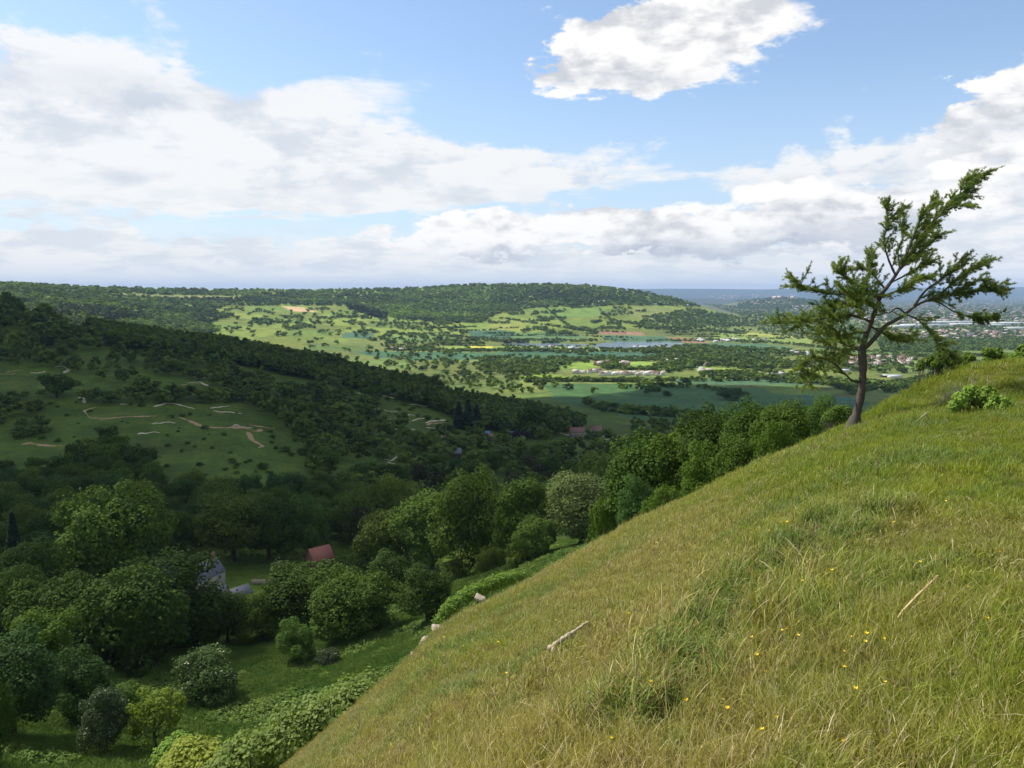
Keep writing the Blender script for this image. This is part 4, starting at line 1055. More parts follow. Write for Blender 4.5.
def grass_points():
    rng = np.random.default_rng(3); out = []
    def ring(r0, r1, dens, kinds, s0, s1, a0=-52, a1=44):
        a0, a1 = math.radians(a0), math.radians(a1)
        n = int((a1 - a0) / 2 * (r1 * r1 - r0 * r0) * dens)
        r = np.sqrt(rng.uniform(r0 * r0, r1 * r1, n)); a = rng.uniform(a0, a1, n)
        x = r * np.sin(a); y = r * np.cos(a)
        k = rng.choice(kinds, n); s = rng.uniform(s0, s1, n)
        out.append(np.stack([x, y, k, s], 1))
    ring(1.15, 2.2, 300, [0, 1, 2, 3], .6, 1.1, -70, 75)
    ring(2.2, 5, 330, [0, 1, 2, 3, 3], .7, 1.15, -60, 50)
    ring(5, 9, 230, [0, 1, 2, 3, 2, 4, 6], .75, 1.2)
    ring(9, 16, 100, [4, 5, 6, 7], .75, 1.3)
    ring(16, 34, 44, [4, 5, 6, 7], .9, 1.7)
    ring(34, 60, 6, [4, 5, 6, 7], 1.6, 2.6)
    ring(.6, 60, 4, [4, 5, 6, 7], 1.5, 2.0, 44, 75)
    ring(1.4, 9, 2.4, [8, 9, 8], .35, .7)
    ring(9, 30, 1.0, [8, 9], .5, .95)
    P = np.vstack(out); x, y = P[:, 0], P[:, 1]
    # behind the camera a thin cover too
    n = 9000; a = rng.uniform(math.radians(75), math.radians(285), n); r = np.sqrt(rng.uniform(.5, 22 ** 2, n))
    B = np.stack([r * np.sin(a), r * np.cos(a), rng.choice([4, 5, 6, 7], n), rng.uniform(1.2, 2.0, n)], 1)
    P = np.vstack([P, B]); x, y = P[:, 0], P[:, 1]
    # tall rank grass on the mound, at the lower right corner and beside the track
    r_ = np.hypot(x, y)
    g = lambda cx, cy, s: np.exp(-((x - cx) ** 2 + (y - cy) ** 2) / s ** 2)
    tall = .5 * g(13.5, 24.5, 3.6) + .3 * g(19, 26, 5) + .9 * g(2.4, 2.2, .9) + .5 * g(.6, 1.9, .7)
    low = np.clip(-(x - .10 * y) / 4.0, 0, 1)          # shorter, grazed turf to the left
    s = P[:, 3] * np.clip(1.25 - r_ / 22, .72, 1.1) * (1 + .9 * np.clip(tall, 0, 1)) * (1 - .52 * low) * (1 + .5 * fbm(x / 1.1, y / 1.1, 55, 3))
    rr = np.hypot(x, y); q, fd = track_dist(x, y)
    tr = np.exp(-(q / .17) ** 4) * (fd > .1); s = s * (1 - .72 * tr) * (1 + .5 * np.exp(-((q - .36) / .12) ** 2) * fd) * (1 + .7 * np.exp(-((q + .34) / .12) ** 2) * fd)
    bare = fbm(x / .55, y / .55, 91, 3) + .30 * low
    keep = ~((bare > .40) & (rng.random(len(x)) < .6) & (rr < 30)) & (s > .15)
    # darker green strands painting the tussock shade along the track, and in soft hollows that run with the slope
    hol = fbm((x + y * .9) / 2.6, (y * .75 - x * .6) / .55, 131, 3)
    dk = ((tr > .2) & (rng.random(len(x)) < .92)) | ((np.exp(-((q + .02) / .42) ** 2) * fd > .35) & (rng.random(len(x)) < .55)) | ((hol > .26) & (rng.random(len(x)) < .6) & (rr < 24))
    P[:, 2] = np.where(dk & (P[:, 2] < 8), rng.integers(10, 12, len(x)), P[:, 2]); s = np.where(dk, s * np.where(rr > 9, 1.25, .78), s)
    # limit: nothing beyond the steep drop
    P = P[keep]; s = s[keep]; x, y = x[keep], y[keep]
    z = hillside(x, y)
    h = height(x, y); ok = z > h - .3
    P, s, x, y, z = P[ok], s[ok], x[ok], y[ok], z[ok]
    e = .15
    nx = (hillside(x + e, y) - hillside(x - e, y)) / (2 * e); ny = (hillside(x, y + e) - hillside(x, y - e)) / (2 * e)
    rot = np.stack([np.arctan(ny) * .5 + rng.normal(size=len(x)) * .12, -np.arctan(nx) * .5 + rng.normal(size=len(x)) * .12, np.zeros(len(x))], 1)
    yaw = rng.uniform(0, 6.283, len(x)); rot[:, 2] = yaw
    # tilt is applied before the yaw in XYZ order, so turn it into the clump's frame approximately by small values
    rot[:, 0] = rng.normal(size=len(x)) * .16; rot[:, 1] = rng.normal(size=len(x)) * .16
    return np.stack([x, y, z], 1), rot, s, P[:, 2].astype(int)
_P, _r, _s, _k = grass_points()
print('grass clumps', len(_P))
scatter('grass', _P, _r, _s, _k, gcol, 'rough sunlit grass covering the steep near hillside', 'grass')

# rough growth on the shaded meadow below (short grass and brambles)
MG, T = mat('meadow_growth')
g = T.node('ShaderNodeNewGeometry'); isl = g.outputs['Random Per Island']; n = T.noise(g.outputs['Position'], .12, 4)
c = T.mix(T.sstep(n, .35, .65), (.085, .165, .020), (.14, .21, .032)); f = T.lstep(isl, 0, 1, .6, 1.4)
cs = T.node('ShaderNodeVectorMath', operation='SCALE'); T.l.new(c, cs.inputs[0]); T.l.new(f, cs.inputs['Scale'])
finish(T, bsdf(T, cs.outputs[0], .7, spec=.2))
mcol = bpy.data.collections.new('meadow_clumps')
for i in range(4):
    V, Q = crown(60 + i, 'bush', 12, 700, .085); V = V * [1, 1, .8]
    mcol.objects.link(bpy.data.objects.new('meadow_clump_%d' % i, mesh_np('meadow_clump', V, quads=Q, mats=[MG])))
for i in range(3):
    rng = np.random.default_rng(80 + i); V, Q, A = clump(80 + i, 300, 1.1, .12, .34, .045, .9)
    mcol.objects.link(bpy.data.objects.new('meadow_tuft_%d' % i, mesh_np('meadow_tuft', V, quads=Q, mats=[MG])))
def meadow():
    rng = np.random.default_rng(19); pts = []; sc = []; kk = []
    n = 46000
    y = np.sqrt(rng.uniform(45 ** 2, 330 ** 2, n)); nn_ = n * 2 // 3; y[:nn_] = np.sqrt(rng.uniform(45 ** 2, 190 ** 2, nn_)); u = rng.uniform(-.78, .28, n); x = u * y
    h = height(x, y); hs = hillside(x, y); ok = hs < h - .1
    px, py = proj(x, y, h); ok &= (py > 470)
    br = fbm(x / 14, y / 14, 33, 3)
    k = np.where(br > .20, rng.integers(0, 4, n), rng.integers(4, 7, n))
    s = np.where(k < 4, rng.uniform(.3, .8, n) * (1 + br), rng.uniform(.7, 1.3, n))
    garden = inpoly(px, py, [(215, 560), (300, 555), (318, 562), (300, 590), (225, 590)])
    ok &= ~garden & ~((k < 4) & (rng.random(n) < .25))
    P = np.stack([x, y, h], 1)[ok]; rot = np.zeros((ok.sum(), 3)); rot[:, 2] = rng.uniform(0, 6.28, ok.sum())
    scatter('rough_meadow', P, rot, s[ok], k[ok], mcol, 'rough grass and low brambles on the valley meadow', 'undergrowth')
meadow()

# buttercups
YEL = simple('buttercup_petals', (.80, .56, .02), .4, .1, 30); STEM = simple('flower_stem', (.10, .16, .03), .7)
def buttercup():
    p = MB(); rng = np.random.default_rng(1)
    for i in range(5):
        a = i * 1.2566; c = np.array([math.cos(a), math.sin(a)]); t = np.array([-c[1], c[0]])
        q = [[0, 0, .178], [*(c * .007 - t * .006), .182], [*(c * .014), .189], [*(c * .007 + t * .006), .182]]
        p.add(q, [[0, 1, 2, 3]])
    p.tube([[0, 0, .176], [0, 0, .184]], [.003, .001], 6)
    s = MB(); s.tube([[.01, 0, 0], [.004, .002, .09], [0, 0, .178]], [.0014, .0012, .001], 5)
    return p.mesh('petals', [YEL]), s.mesh('stem', [STEM])
bp, bs = buttercup()
FL = [(834, 594), (775, 610), (793, 539), (945, 515), (979, 566), (949, 542), (826, 604), (820, 600), (744, 611), (762, 660), (840, 676), (838, 654), (862, 667), (860, 670), (858, 664), (763, 676), (754, 697), (719, 723), (789, 660), (768, 651), (795, 608), (805, 604), (738, 625), (757, 623),
      (916, 622), (964, 607), (1012, 606), (976, 651), (1020, 575), (915, 590), (876, 652), (833, 753), (777, 765), (697, 723), (735, 733), (778, 742), (870, 655), (800, 655), (810, 652), (829, 596), (871, 656), (630, 630), (626, 634), (565, 669), (550, 743), (611, 764), (617, 630), (664, 654), (650, 711), (622, 713), (556, 635), (596, 648),
      (659, 551), (688, 556), (705, 545), (445, 648), (500, 660), (468, 655), (505, 693), (703, 600), (741, 530), (785, 540), (775, 541), (905, 545), (893, 536), (840, 700), (853, 720), (885, 705), (940, 690), (930, 585), (1005, 545), (960, 470), (880, 470), (930, 440), (1000, 450), (845, 430)]
for px, py in FL:
    x, y, z = hitn(px, py, .8, 40)
    r = empty('buttercup', (x, y, z), 'small yellow buttercup flowering in the sunlit grass', 'flower', 'buttercups in the grass', rz=random.uniform(0, 6), s=random.uniform(.5, .95))
    r.rotation_euler[0] = random.uniform(-.5, .5) + .3
    link('petals', bp, r); link('stem', bs, r)
# ------------------------------------------------------------ wind-bent larch on the brow
def W3(px, py, Y, dy=0.0):
    u, t = ray(px, py); return np.array([u * (Y + dy), Y + dy, t * (Y + dy)])
LARCH_N, T = mat('larch_needles')
g = T.node('ShaderNodeNewGeometry'); isl = g.outputs['Random Per Island']; n = T.noise(g.outputs['Position'], 1.1, 3)
c = T.mix(T.sstep(n, .35, .62), (.12, .205, .032), (.27, .36, .05)); c = T.mix(T.m('GREATER_THAN', isl, .9), c, (.16, .15, .07))
cs = T.node('ShaderNodeVectorMath', operation='SCALE'); T.l.new(c, cs.inputs[0]); T.l.new(T.lstep(isl, 0, 1, .7, 1.35), cs.inputs['Scale'])
q = T.node('ShaderNodeBsdfPrincipled'); T.l.new(cs.outputs[0], q.inputs['Base Color']); q.inputs['Roughness'].default_value = .6
t_ = T.node('ShaderNodeBsdfTranslucent'); T.l.new(cs.outputs[0], t_.inputs[0]); mx = T.node('ShaderNodeMixShader'); mx.inputs[0].default_value = .48
T.l.new(q.outputs[0], mx.inputs[1]); T.l.new(t_.outputs[0], mx.inputs[2]); finish(T, mx.outputs[0])
def build_larch():
    YL = 22.0; rng = np.random.default_rng(12)
    u0, _ = ray(857, 420); bx = u0 * YL; bz = float(hillside(bx, YL)); base = np.array([bx, YL, bz - .25])
    pxm = YL / F / CP
    root = empty('larch', tuple(base), 'wind-bent larch leaning right on the brow of the sunlit slope', 'tree')
    T0 = MB()
    def poly(lst, dys, w):
        P = [W3(px, py, YL, dy) for (px, py), dy in zip(lst, dys)]
        # smooth resample
        P = np.array(P); s = np.linspace(0, len(P) - 1, len(P) * 4); i = np.clip(s.astype(int), 0, len(P) - 2); f = (s - i)[:, None]
        P0 = P[np.maximum(i - 1, 0)]; P3 = P[np.minimum(i + 2, len(P) - 1)]; A, B = P[i], P[i + 1]
        Q = .5 * (2 * A + (B - P0) * f + (2 * P0 - 5 * A + 4 * B - P3) * f ** 2 + (3 * A - P0 - 3 * B + P3) * f ** 3)
        Wd = np.interp(s, np.arange(len(P)), np.array(w, float)) * pxm / 2
        Wd = Wd * (1 + .10 * rng.normal(size=len(Wd)))
        return Q, Wd
    Q, Wd = poly([(852, 432), (856, 416), (861, 395), (863, 372), (862, 350)], [0, 0, 0, .05, .1], [17, 9.4, 7.4, 7.0, 7.8]); T0.tube(Q - base, Wd, 10)
    trunk = link('trunk', T0.mesh('trunk', [BARK_D], smooth=True), root)
    limbs = []
    def limb(lst, dys, w, nm='limb'):
        Q, Wd = poly(lst, dys, [v_ * .58 for v_ in w]); m_ = MB(); m_.tube(Q - base, Wd, 7); link(nm, m_.mesh(nm, [BARK_D], smooth=True), root); return Q
    L1 = limb([(861, 352), (866, 336), (872, 320), (877, 306), (882, 294), (893, 279), (904, 262), (914, 247), (926, 231), (944, 211), (961, 195), (977, 176)], [.1, .1, .0, -.1, -.1, 0, .1, .1, .2, .2, .3, .3], [11, 9.5, 8.5, 7.5, 6.5, 5.5, 5, 4.2, 3.4, 2.6, 1.8, .7])
    L2 = limb([(863, 350), (874, 339), (884, 327), (894, 321), (904, 315), (914, 307), (926, 301), (942, 297), (962, 293), (980, 290), (999, 291)], [.1, 0, -.2, -.3, -.3, -.4, -.4, -.5, -.5, -.6, -.6], [9, 7.5, 6.5, 6, 5.5, 4.5, 3.6, 3, 2.4, 1.6, .8])
    L3 = limb([(928, 301), (938, 302), (953, 311), (967, 316), (982, 318), (996, 317)], [-.4, -.3, -.2, 0, 0, .1], [2.8, 2.4, 2, 1.6, 1.2, .6])
    L4 = limb([(906, 314), (897, 308), (888, 313), (880, 308)], [-.3, -.4, -.5, -.5], [3, 3, 2, 1])
    L5 = limb([(859, 382), (851, 380), (846, 375), (838, 372)], [0, -.2, -.3, -.4], [5, 4, 3, 2])
    BR = [  # pixel polyline, depth offsets start/end, width, side-twig length px, tufts weight
        ([(872, 322), (850, 315), (826, 318), (800, 322), (776, 324)], 0, -.9, 3, 15, .8),
        ([(877, 306), (856, 296), (836, 294), (815, 291), (802, 287), (793, 279)], -.1, .7, 3, 14, .9),
        ([(880, 298), (862, 288), (846, 278), (834, 268)], -.1, -.8, 2.4, 12, .9),
        ([(886, 290), (874, 276), (862, 268), (852, 270)], 0, .8, 2.2, 12, .8),
        ([(868, 332), (850, 334), (836, 338), (824, 342)], .1, -.8, 2.6, 13, .9),
        ([(864, 346), (848, 350), (832, 356), (818, 366), (806, 386)], .1, .9, 2.6, 12, .9),
        ([(846, 375), (832, 362), (816, 358), (803, 366), (800, 376)], -.3, -.7, 2.4, 12, .9),
        ([(862, 352), (846, 345), (832, 338), (818, 332)], .1, .9, 2.4, 14, .9),
        ([(870, 326), (884, 334), (896, 340), (910, 338)], 0, .9, 2.2, 13, .7),
        ([(876, 310), (866, 302), (852, 306), (836, 306), (822, 312)], -.1, .2, 2.6, 15, 1.),
        ([(880, 300), (868, 294), (856, 300), (846, 292)], -.1, -1.2, 2.6, 15, 1.),
        ([(896, 276), (888, 258), (884, 240), (888, 222), (886, 207)], 0, -.4, 2.4, 11, .9),
        ([(900, 268), (898, 250), (904, 234), (900, 220), (902, 208)], .1, .8, 2.2, 10, .8),
        ([(906, 258), (912, 240), (918, 226), (922, 214), (930, 205)], .1, -.6, 2.2, 11, 1.),
        ([(888, 284), (904, 276), (916, 268), (926, 262)], 0, -.7, 2, 12, .8),
        ([(880, 296), (894, 292), (906, 286), (916, 280), (930, 276)], -.1, .8, 2.2, 12, .9),
        ([(914, 306), (926, 290), (940, 280), (952, 270), (960, 260)], -.4, -.9, 2.4, 12, 1.),
        ([(934, 299), (952, 284), (966, 274), (974, 268), (984, 262)], -.5, .4, 2.2, 11, 1.),
        ([(950, 296), (966, 286), (982, 280), (998, 290)], -.5, -.9, 2, 10, 1.),
        ([(904, 314), (918, 320), (930, 332), (940, 346), (950, 356)], -.3, -1., 2, 11, 1.),
        ([(880, 296), (866, 282), (872, 266), (868, 254)], -.1, .5, 2, 10, .7),
        ([(898, 272), (912, 258), (926, 248), (938, 236)], 0, .7, 2, 12, .9),
        ([(926, 231), (936, 214), (934, 200)], .2, .5, 1.6, 9, .9),
        ([(944, 211), (956, 206), (968, 206)], .2, -.3, 1.6, 10, 1.),
        ([(960, 196), (962, 184), (966, 178)], .3, .5, 1.3, 8, .9)]
    C = []; D = []
    def tufts_along(P, n, spread):
        s = rng.random(n) * (len(P) - 1); i = np.minimum(s.astype(int), len(P) - 2); f = (s - i)[:, None]
        p = P[i] * (1 - f) + P[i + 1] * f; C.append(p + rng.normal(size=(n, 3)) * spread); D.append(P[i + 1] - P[i])
    def twigs(P, ln, n, mb, w8):
        """side sprays: each a short branchlet with finer twigs that carry the needle tufts"""
        for k in range(n):
            s = (.10 + .90 * rng.random() ** .75) * (len(P) - 1); i = min(int(s), len(P) - 2); f = s - i; p = P[i] * (1 - f) + P[i + 1] * f
            d = P[i + 1] - P[i]; d = d / (np.linalg.norm(d) + 1e-9)
            side = rng.normal(size=3); side[2] = side[2] * .45 + .12; side /= np.linalg.norm(side)
            v = d * rng.uniform(.4, 1.1) + side * rng.uniform(.5, .85) + np.array([.38, 0, .06]); v /= np.linalg.norm(v)
            L = ln * 1.25 * pxm * rng.uniform(.45, 1.5) * (1 - .35 * s / len(P))
            sag = rng.uniform(-.10, .10) * L
            S = np.array([p + v * L * q_ + [0, 0, sag * q_ * q_] for q_ in (0, .33, .66, 1.)])
            mb.tube(S - base, [.008, .006, .004, .002], 4); tufts_along(S, int(L * 44 * w8) + 3, .010)
            for j in range(max(3, int(L * 15))):
                q_ = rng.uniform(.15, 1) * 3; i2 = min(int(q_), 2); p2 = S[i2] * (1 - (q_ - i2)) + S[i2 + 1] * (q_ - i2)
                sd2 = rng.normal(size=3); sd2[2] -= .15; sd2 /= np.linalg.norm(sd2)
                v2 = v * 1.0 + sd2 * .62; v2 /= np.linalg.norm(v2); L2_ = L * rng.uniform(.16, .5)
                S2 = np.array([p2, p2 + v2 * L2_ * .5, p2 + v2 * L2_ + [0, 0, -.03 * L2_]]); tufts_along(S2, int(4 + L2_ * 60 * w8), .008)
                mb.add(np.array([S2[0] + [0, 0, .002], S2[0] - [0, 0, .002], S2[2]]) - base, T=[[0, 1, 2]])
    for lst, d0, d1, w, ln, w8 in BR:
        k = len(lst); P, Wd = poly(lst, np.linspace(d0, d1, k), np.linspace(w, .6, k))
        mb = MB(); mb.tube(P - base, Wd, 5)
        Lp = np.linalg.norm(np.diff(P, axis=0), axis=1).sum() / pxm
        twigs(P, ln, int(Lp / 1.7), mb, w8); tufts_along(P[len(P) // 3:], int(Lp * 1.6 * w8), .02)
        link('branch', mb.mesh('branch', [BARK_D]), root)
    mb = MB()
    twigs(L1[20:], 13, 120, mb, 1.0); twigs(L2[22:], 12, 64, mb, 1.); twigs(L3[8:], 10, 44, mb, 1.1); tufts_along(L1[30:], 150, .02); tufts_along(L2[32:], 80, .02)
    twigs(L4[4:], 8, 8, mb, .7); twigs(L5[8:], 8, 8, mb, .6)
    link('twigs', mb.mesh('twigs', [BARK_D]), root)
    C = np.vstack(C) - base; D = np.vstack(D); n = len(C)
    print('larch tufts', n)
    D = D / (np.linalg.norm(D, axis=1)[:, None] + 1e-9)
    Vs = []; Ts = []
    for k in range(8):
        v = unit(n, rng) + D * .9 + [.1, 0, .1]; v /= np.linalg.norm(v, axis=1)[:, None]
        s = np.cross(v, unit(n, rng)); s /= np.linalg.norm(s, axis=1)[:, None]
        L = rng.uniform(.030, .075, (n, 1)); w = .0042
        Vs.append(np.stack([C - s * w, C + s * w, C + v * L], 1).reshape(-1, 3)); Ts.append(np.arange(n * 3).reshape(-1, 3) + k * n * 3)
    link('needles', mesh_np('needles', np.vstack(Vs), tris=np.vstack(Ts), mats=[LARCH_N]), root)
build_larch()

# ------------------------------------------------------------ leafy banks and shrubs on the brow
def leaf_bank(name, blobs, n, leaf, m_, label, cat, stems=True, flat=.9, seed=1):
    """blobs: px, py (centre), Y, radius in m"""
    rng = np.random.default_rng(seed); B = np.array([W3(b[0], b[1], b[2]) for b in blobs]); r = np.array([b[3] for b in blobs], float)
    bx, by = B[:, 0].mean(), B[:, 1].mean(); base = np.array([bx, by, float(height(bx, by))])
    pick = rng.choice(len(B), n * 2, p=r ** 2 / (r ** 2).sum()); d = unit(n * 2, rng); d[:, 2] += .2
    ph = unit(len(B) * 12, rng).reshape(len(B), 12, 3); bump = np.max(np.einsum('nij,nj->ni', ph[pick], d), axis=1)
    C = B[pick] + d * (r[pick] * rng.uniform(.75, 1.05, n * 2) * (.82 + .22 * bump))[:, None] * [1, 1, flat]
    Dm = np.linalg.norm(C[:, None] - B[None], axis=2) / r[None]; Dm[np.arange(len(C)), pick] = 9
    g_ = height(C[:, 0], C[:, 1]); ok = (Dm.min(1) > .7) & (C[:, 2] > g_ + .02); C = C[ok][:n]; d = d[ok][:n]
    sp = rng.random(len(C)) < .10; C[sp] += d[sp] * rng.uniform(.02, .5, (sp.sum(), 1)) * r.mean() * .5
    N = d + unit(len(C), rng) * .6; N[:, 2] += .5; N[:, 0] -= .1
    root = empty(name, tuple(base), label, cat)
    V, Q = leaf_quads(C - base, N, leaf * rng.uniform(.6, 1.3, len(C)), rng, .8)
    link('leaves', mesh_np('leaves', V, quads=Q, mats=[m_]), root)
    if stems:
        mb = MB()
        for b, rr in zip(B, r):
            for k in range(3):
                f = b + rng.normal(size=3) * rr * .3; f[2] = float(height(f[0], f[1])) - .1
                mb.tube(np.array([f, (f + b) / 2 + rng.normal(size=3) * .05 * rr, b + rng.normal(size=3) * rr * .4]) - base, [.03 * rr + .006, .02 * rr + .004, .006], 5)
        link('stems', mb.mesh('stems', [BARK]), root)
    return root
FM['ivy'] = fol_mat('leaves_ivy_bank', (.16, .25, .036), .3, .35, nscale=2.0, spec=.4)
FM['ivy2'] = fol_mat('leaves_golden', (.20, .25, .045), .3, .3, nscale=2.0)
FM['fresh'] = fol_mat('leaves_fresh', (.15, .255, .045), .35, .3, nscale=2.0)
rngb = np.random.default_rng(4)
bl = []
for i in range(36):
    f = i / 35; cx = 205 + f * 165 + rngb.normal() * 5; cy = 792 - f * 100 + rngb.normal() * 5
    bl.append((cx, cy, 17.5 + rngb.uniform(-.6, 1.0), rngb.uniform(.34, .62)))
leaf_bank('leafy_bank', bl, 12000, .048, FM['ivy'], 'long bright green leafy bank spilling over the brow at the bottom left', 'hedge', seed=2)
leaf_bank('golden_bush', [(196, 768, 18.5, .7), (216, 775, 18, .6), (180, 775, 19, .6), (205, 756, 18.6, .35), (184, 752, 19, .35)], 3600, .05, FM['ivy2'], 'golden yellow bush cut by the bottom edge of the picture', 'bush', seed=3)
leaf_bank('lime_bush', [(172, 762, 20, .5), (180, 748, 20.5, .4)], 1500, .05, FM['fresh'], 'pale lime bush half behind the golden yellow bush', 'bush', seed=13)
leaf_bank('leafy_bank', [(440, 621, 19.6, .17), (446, 613, 19.7, .20), (453, 606, 20, .22), (461, 601, 20.1, .22), (469, 596, 20.4, .22), (477, 592, 20.5, .2), (485, 588, 20.8, .22), (494, 584, 21, .22), (503, 581, 21.2, .22), (513, 578, 21.4, .2), (521, 577, 21.5, .14)], 3600, .034, FM['fresh'], 'fresh green leafy fringe along the brow above the limestone edge', 'hedge', seed=5)
def near_shrub(px, py_top, py_base, Y, wpx, leaf, n, m_, label, name='shrub', seed=9):
    rng = np.random.default_rng(seed); Y = hitn(px, py_base)[1] if Y < 25 else Y; s = Y / F; H = (py_base - py_top) * s; out = []
    for i in range(26):
        a = rng.uniform(-.5, .5); out.append((px + a * wpx * .8, py_base - (py_base - py_top) * rng.uniform(.2, .8) * (1 - 1.1 * abs(a)), Y + rng.uniform(-.5, .5), min(H, wpx * s) * rng.uniform(.10, .22)))
    return leaf_bank(name, out, n, leaf, m_, label, 'shrub', seed=seed)
near_shrub(980, 378, 412, 21.5, 66, .035, 4200, FM['fresh'], 'light green low shrub in the grass at the right, in front of the mound', 'shrub', 21)
near_shrub(942, 347, 372, 26.5, 60, .035, 3200, FM['mid'], 'dark hawthorn shrub on top of the mound beside the drooping larch branch', 'hawthorn', 22)
near_shrub(988, 343, 366, 28, 60, .045, 3000, FM['fresh'], 'bright green shrub on the skyline of the mound', 'shrub', 23)
near_shrub(1032, 338, 364, 27, 56, .045, 2600, FM['fresh'], 'bright green shrub on the skyline at the right frame edge', 'shrub', 24)
near_shrub(842, 398, 424, 30, 40, .05, 1500, FM['bright'], 'bright bush at the foot of the larch trunk, left of it', 'shrub', 25)

# ------------------------------------------------------------ dead wood, stalks and stones
DEAD = simple('dead_wood', (.40, .33, .24), .8, .3, 25.0); STRAW = simple('dry_stalk', (.52, .40, .20), .8, .2, 30.0); DW = simple('bleached_twig', (.40, .36, .30), .8, .2, 20)
LIME, T = mat('limestone')
g = T.node('ShaderNodeNewGeometry'); n = T.noise(g.outputs['Position'], 9, 6, .65); n2 = T.noise(g.outputs['Position'], 2.2, 3)
finish(T, bsdf(T, T.mix(T.sstep(n, .35, .65), (.24, .19, .13), T.mix(n2, (.48, .42, .33), (.40, .33, .25))), .9, n, .8, .05))
def on_slope(px, py, lift=0.0):
    x, y, z = hitn(px, py); return np.array([x, y, z + lift])
a = on_slope(549, 660, .09); b = on_slope(588, 639, .15); m1 = (a + b) / 2
mb = MB(); Ls = np.linalg.norm(b - a)
rs = np.random.default_rng(6); ff = np.linspace(0, 1, 26)[:, None]
mb.tube((b - a) * ff + rs.normal(size=(26, 3)) * .0035, np.interp(ff[:, 0], [0, .5, 1], [.024, .019, .007]) * (1 + .16 * rs.normal(size=26)), 9)
st = link('stub', None) if False else None
r = empty('fallen_branch', tuple(a), 'bleached fallen branch lying in the grass of the slope', 'branch')
link('stem', mb.mesh('stem', [DEAD], smooth=True), r)
mb = MB(); mb.tube([(m1 - a) * .18, (m1 - a) * .13 + [.005, -.05, -.03], (m1 - a) * .10 + [.0, -.09, -.075]], [.020, .015, .012], 7); mb.tube([(m1 - a) * 1.15, (m1 - a) * 1.18 + [.01, -.03, -.04]], [.012, .008], 6)
link('stub', mb.mesh('stub', [DEAD], smooth=True), r)
def stalk(pts_px, lift, rad, m_, name, label, head=None):
    P = [on_slope(*pts_px[0])]
    for q, l in zip(pts_px[1:], lift[1:]):
        Y = P[0][1]; P.append(W3(q[0], q[1], Y + l))
    P = np.array(P); mb = MB(); mb.tube(P - P[0], rad, 5)
    r = empty(name, tuple(P[0]), label, 'dead stalk'); link('stem', mb.mesh('stem', [m_]), r)
    if head:
        rng = np.random.default_rng(2); e = P[-1] - P[0]; s_ = P[-2] - P[0]; d = (e - s_) / np.linalg.norm(e - s_); n = 260; tt = rng.random(n)[:, None] * head
        C = e - d * head + d * tt + rng.normal(size=(n, 3)) * .004
        V, Q = leaf_quads(C, unit(n, rng), np.full(n, .006), rng, .3); link('seed_head', mesh_np('seed_head', V, quads=Q, mats=[m_]), r)
stalk([(889, 632), (902, 612), (918, 595), (938, 576)], [0, .05, .1, .15], [.005, .007, .007, .004], STRAW, 'dry_stalk', 'thick straw-coloured dry stalk leaning in the grass at the right', .12)
stalk([(912, 425), (918, 420), (926, 413), (934, 427)], [0, 0, 0, .1], [.008, .008, .012, .010], DW, 'bent_twig', 'small bleached bent twig in the grass right of the larch')
stalk([(640, 690), (628, 676), (616, 660)], [0, .0, .05], [.003, .003, .002], STRAW, 'dry_stalk', 'pale dry grass stalk leaning left below the fallen branch')
def dead_twigs(px, py, Y, h, n, label, seed):
    rng = np.random.default_rng(seed); b = np.array(hitn(px, py)); mb = MB()
    for k in range(n):
        o = np.array([rng.normal() * .22, rng.normal() * .2, 0]); o[2] = float(hillside(b[0] + o[0], b[1] + o[1])) - b[2]; L = h * rng.uniform(.4, 1); v = np.array([rng.normal() * .25, rng.normal() * .2, 1])
        mb.tube([o, o + v * L * .5 + rng.normal(size=3) * .03, o + v * L], [.007, .005, .0025], 5)
        for j in range(3):
            p = o + v * L * rng.uniform(.4, .9); mb.tube([p, p + rng.normal(size=3) * .12 + [0, 0, .08]], [.005, .002], 4)
    r = empty('dead_twigs', tuple(b), label, 'dead shrub'); link('stems', mb.mesh('stems', [DW]), r)
dead_twigs(960, 400, 23, .55, 14, 'grey dead twigs standing behind the light green low shrub', 3)
dead_twigs(944, 406, 22, .4, 8, 'short grey dead twigs left of the light green low shrub', 4)
def rock(px, py, wpx, hpx, Y, label, seed):
    import bmesh
    rng = np.random.default_rng(seed); V, T3 = ico(3, rng); s = Y / F
    V = V * (1 + .32 * fbm(V[:, 0] * 1.7 + seed, V[:, 1] * 1.7 + V[:, 2] * 2.1, seed, 4))[:, None]
    V = V * (1 + .25 * fbm(V[:, 0] * 5, V[:, 1] * 5 + V[:, 2] * 4, seed + 9, 2))[:, None]; V = np.clip(V, -.72, .72)          # flat broken faces
    V = V * [wpx * s / 2, wpx * s * .6, hpx * s / 2]
    p = W3(px, py, Y)
    mb = MB(); mb.add(V, T=T3); o = link('limestone_rock', mb.mesh('limestone_rock', [LIME]), loc=tuple(p)); o.rotation_euler = (0, .35, rng.uniform(-.4, .4))
    tag(o, label, 'rock')
def ico(sub, rng):
    import bmesh
    bm = bmesh.new(); bmesh.ops.create_icosphere(bm, subdivisions=sub, radius=1)
    V = np.array([v.co[:] for v in bm.verts]); T3 = np.array([[v.index for v in f.verts] for f in bm.faces]); bm.free(); return V, T3
def rock_on(px, py, wpx, hpx, label, seed):
    # sits on the rim, just where the turf drops away
    u, t = ray(px, py); Y = np.linspace(8, 26, 400); h = hillside(u * Y, Y); k = int(np.argmax(h / Y)); rock(px - 2, py + 1, wpx * .95, hpx * .95, float(Y[k]) - .1, label, seed)
rock_on(428, 641, 15, 13, 'largest pale limestone block on the rim of the slope', 3)
rock_on(440, 628, 17, 8, 'flat limestone ledge above the largest pale block', 4)
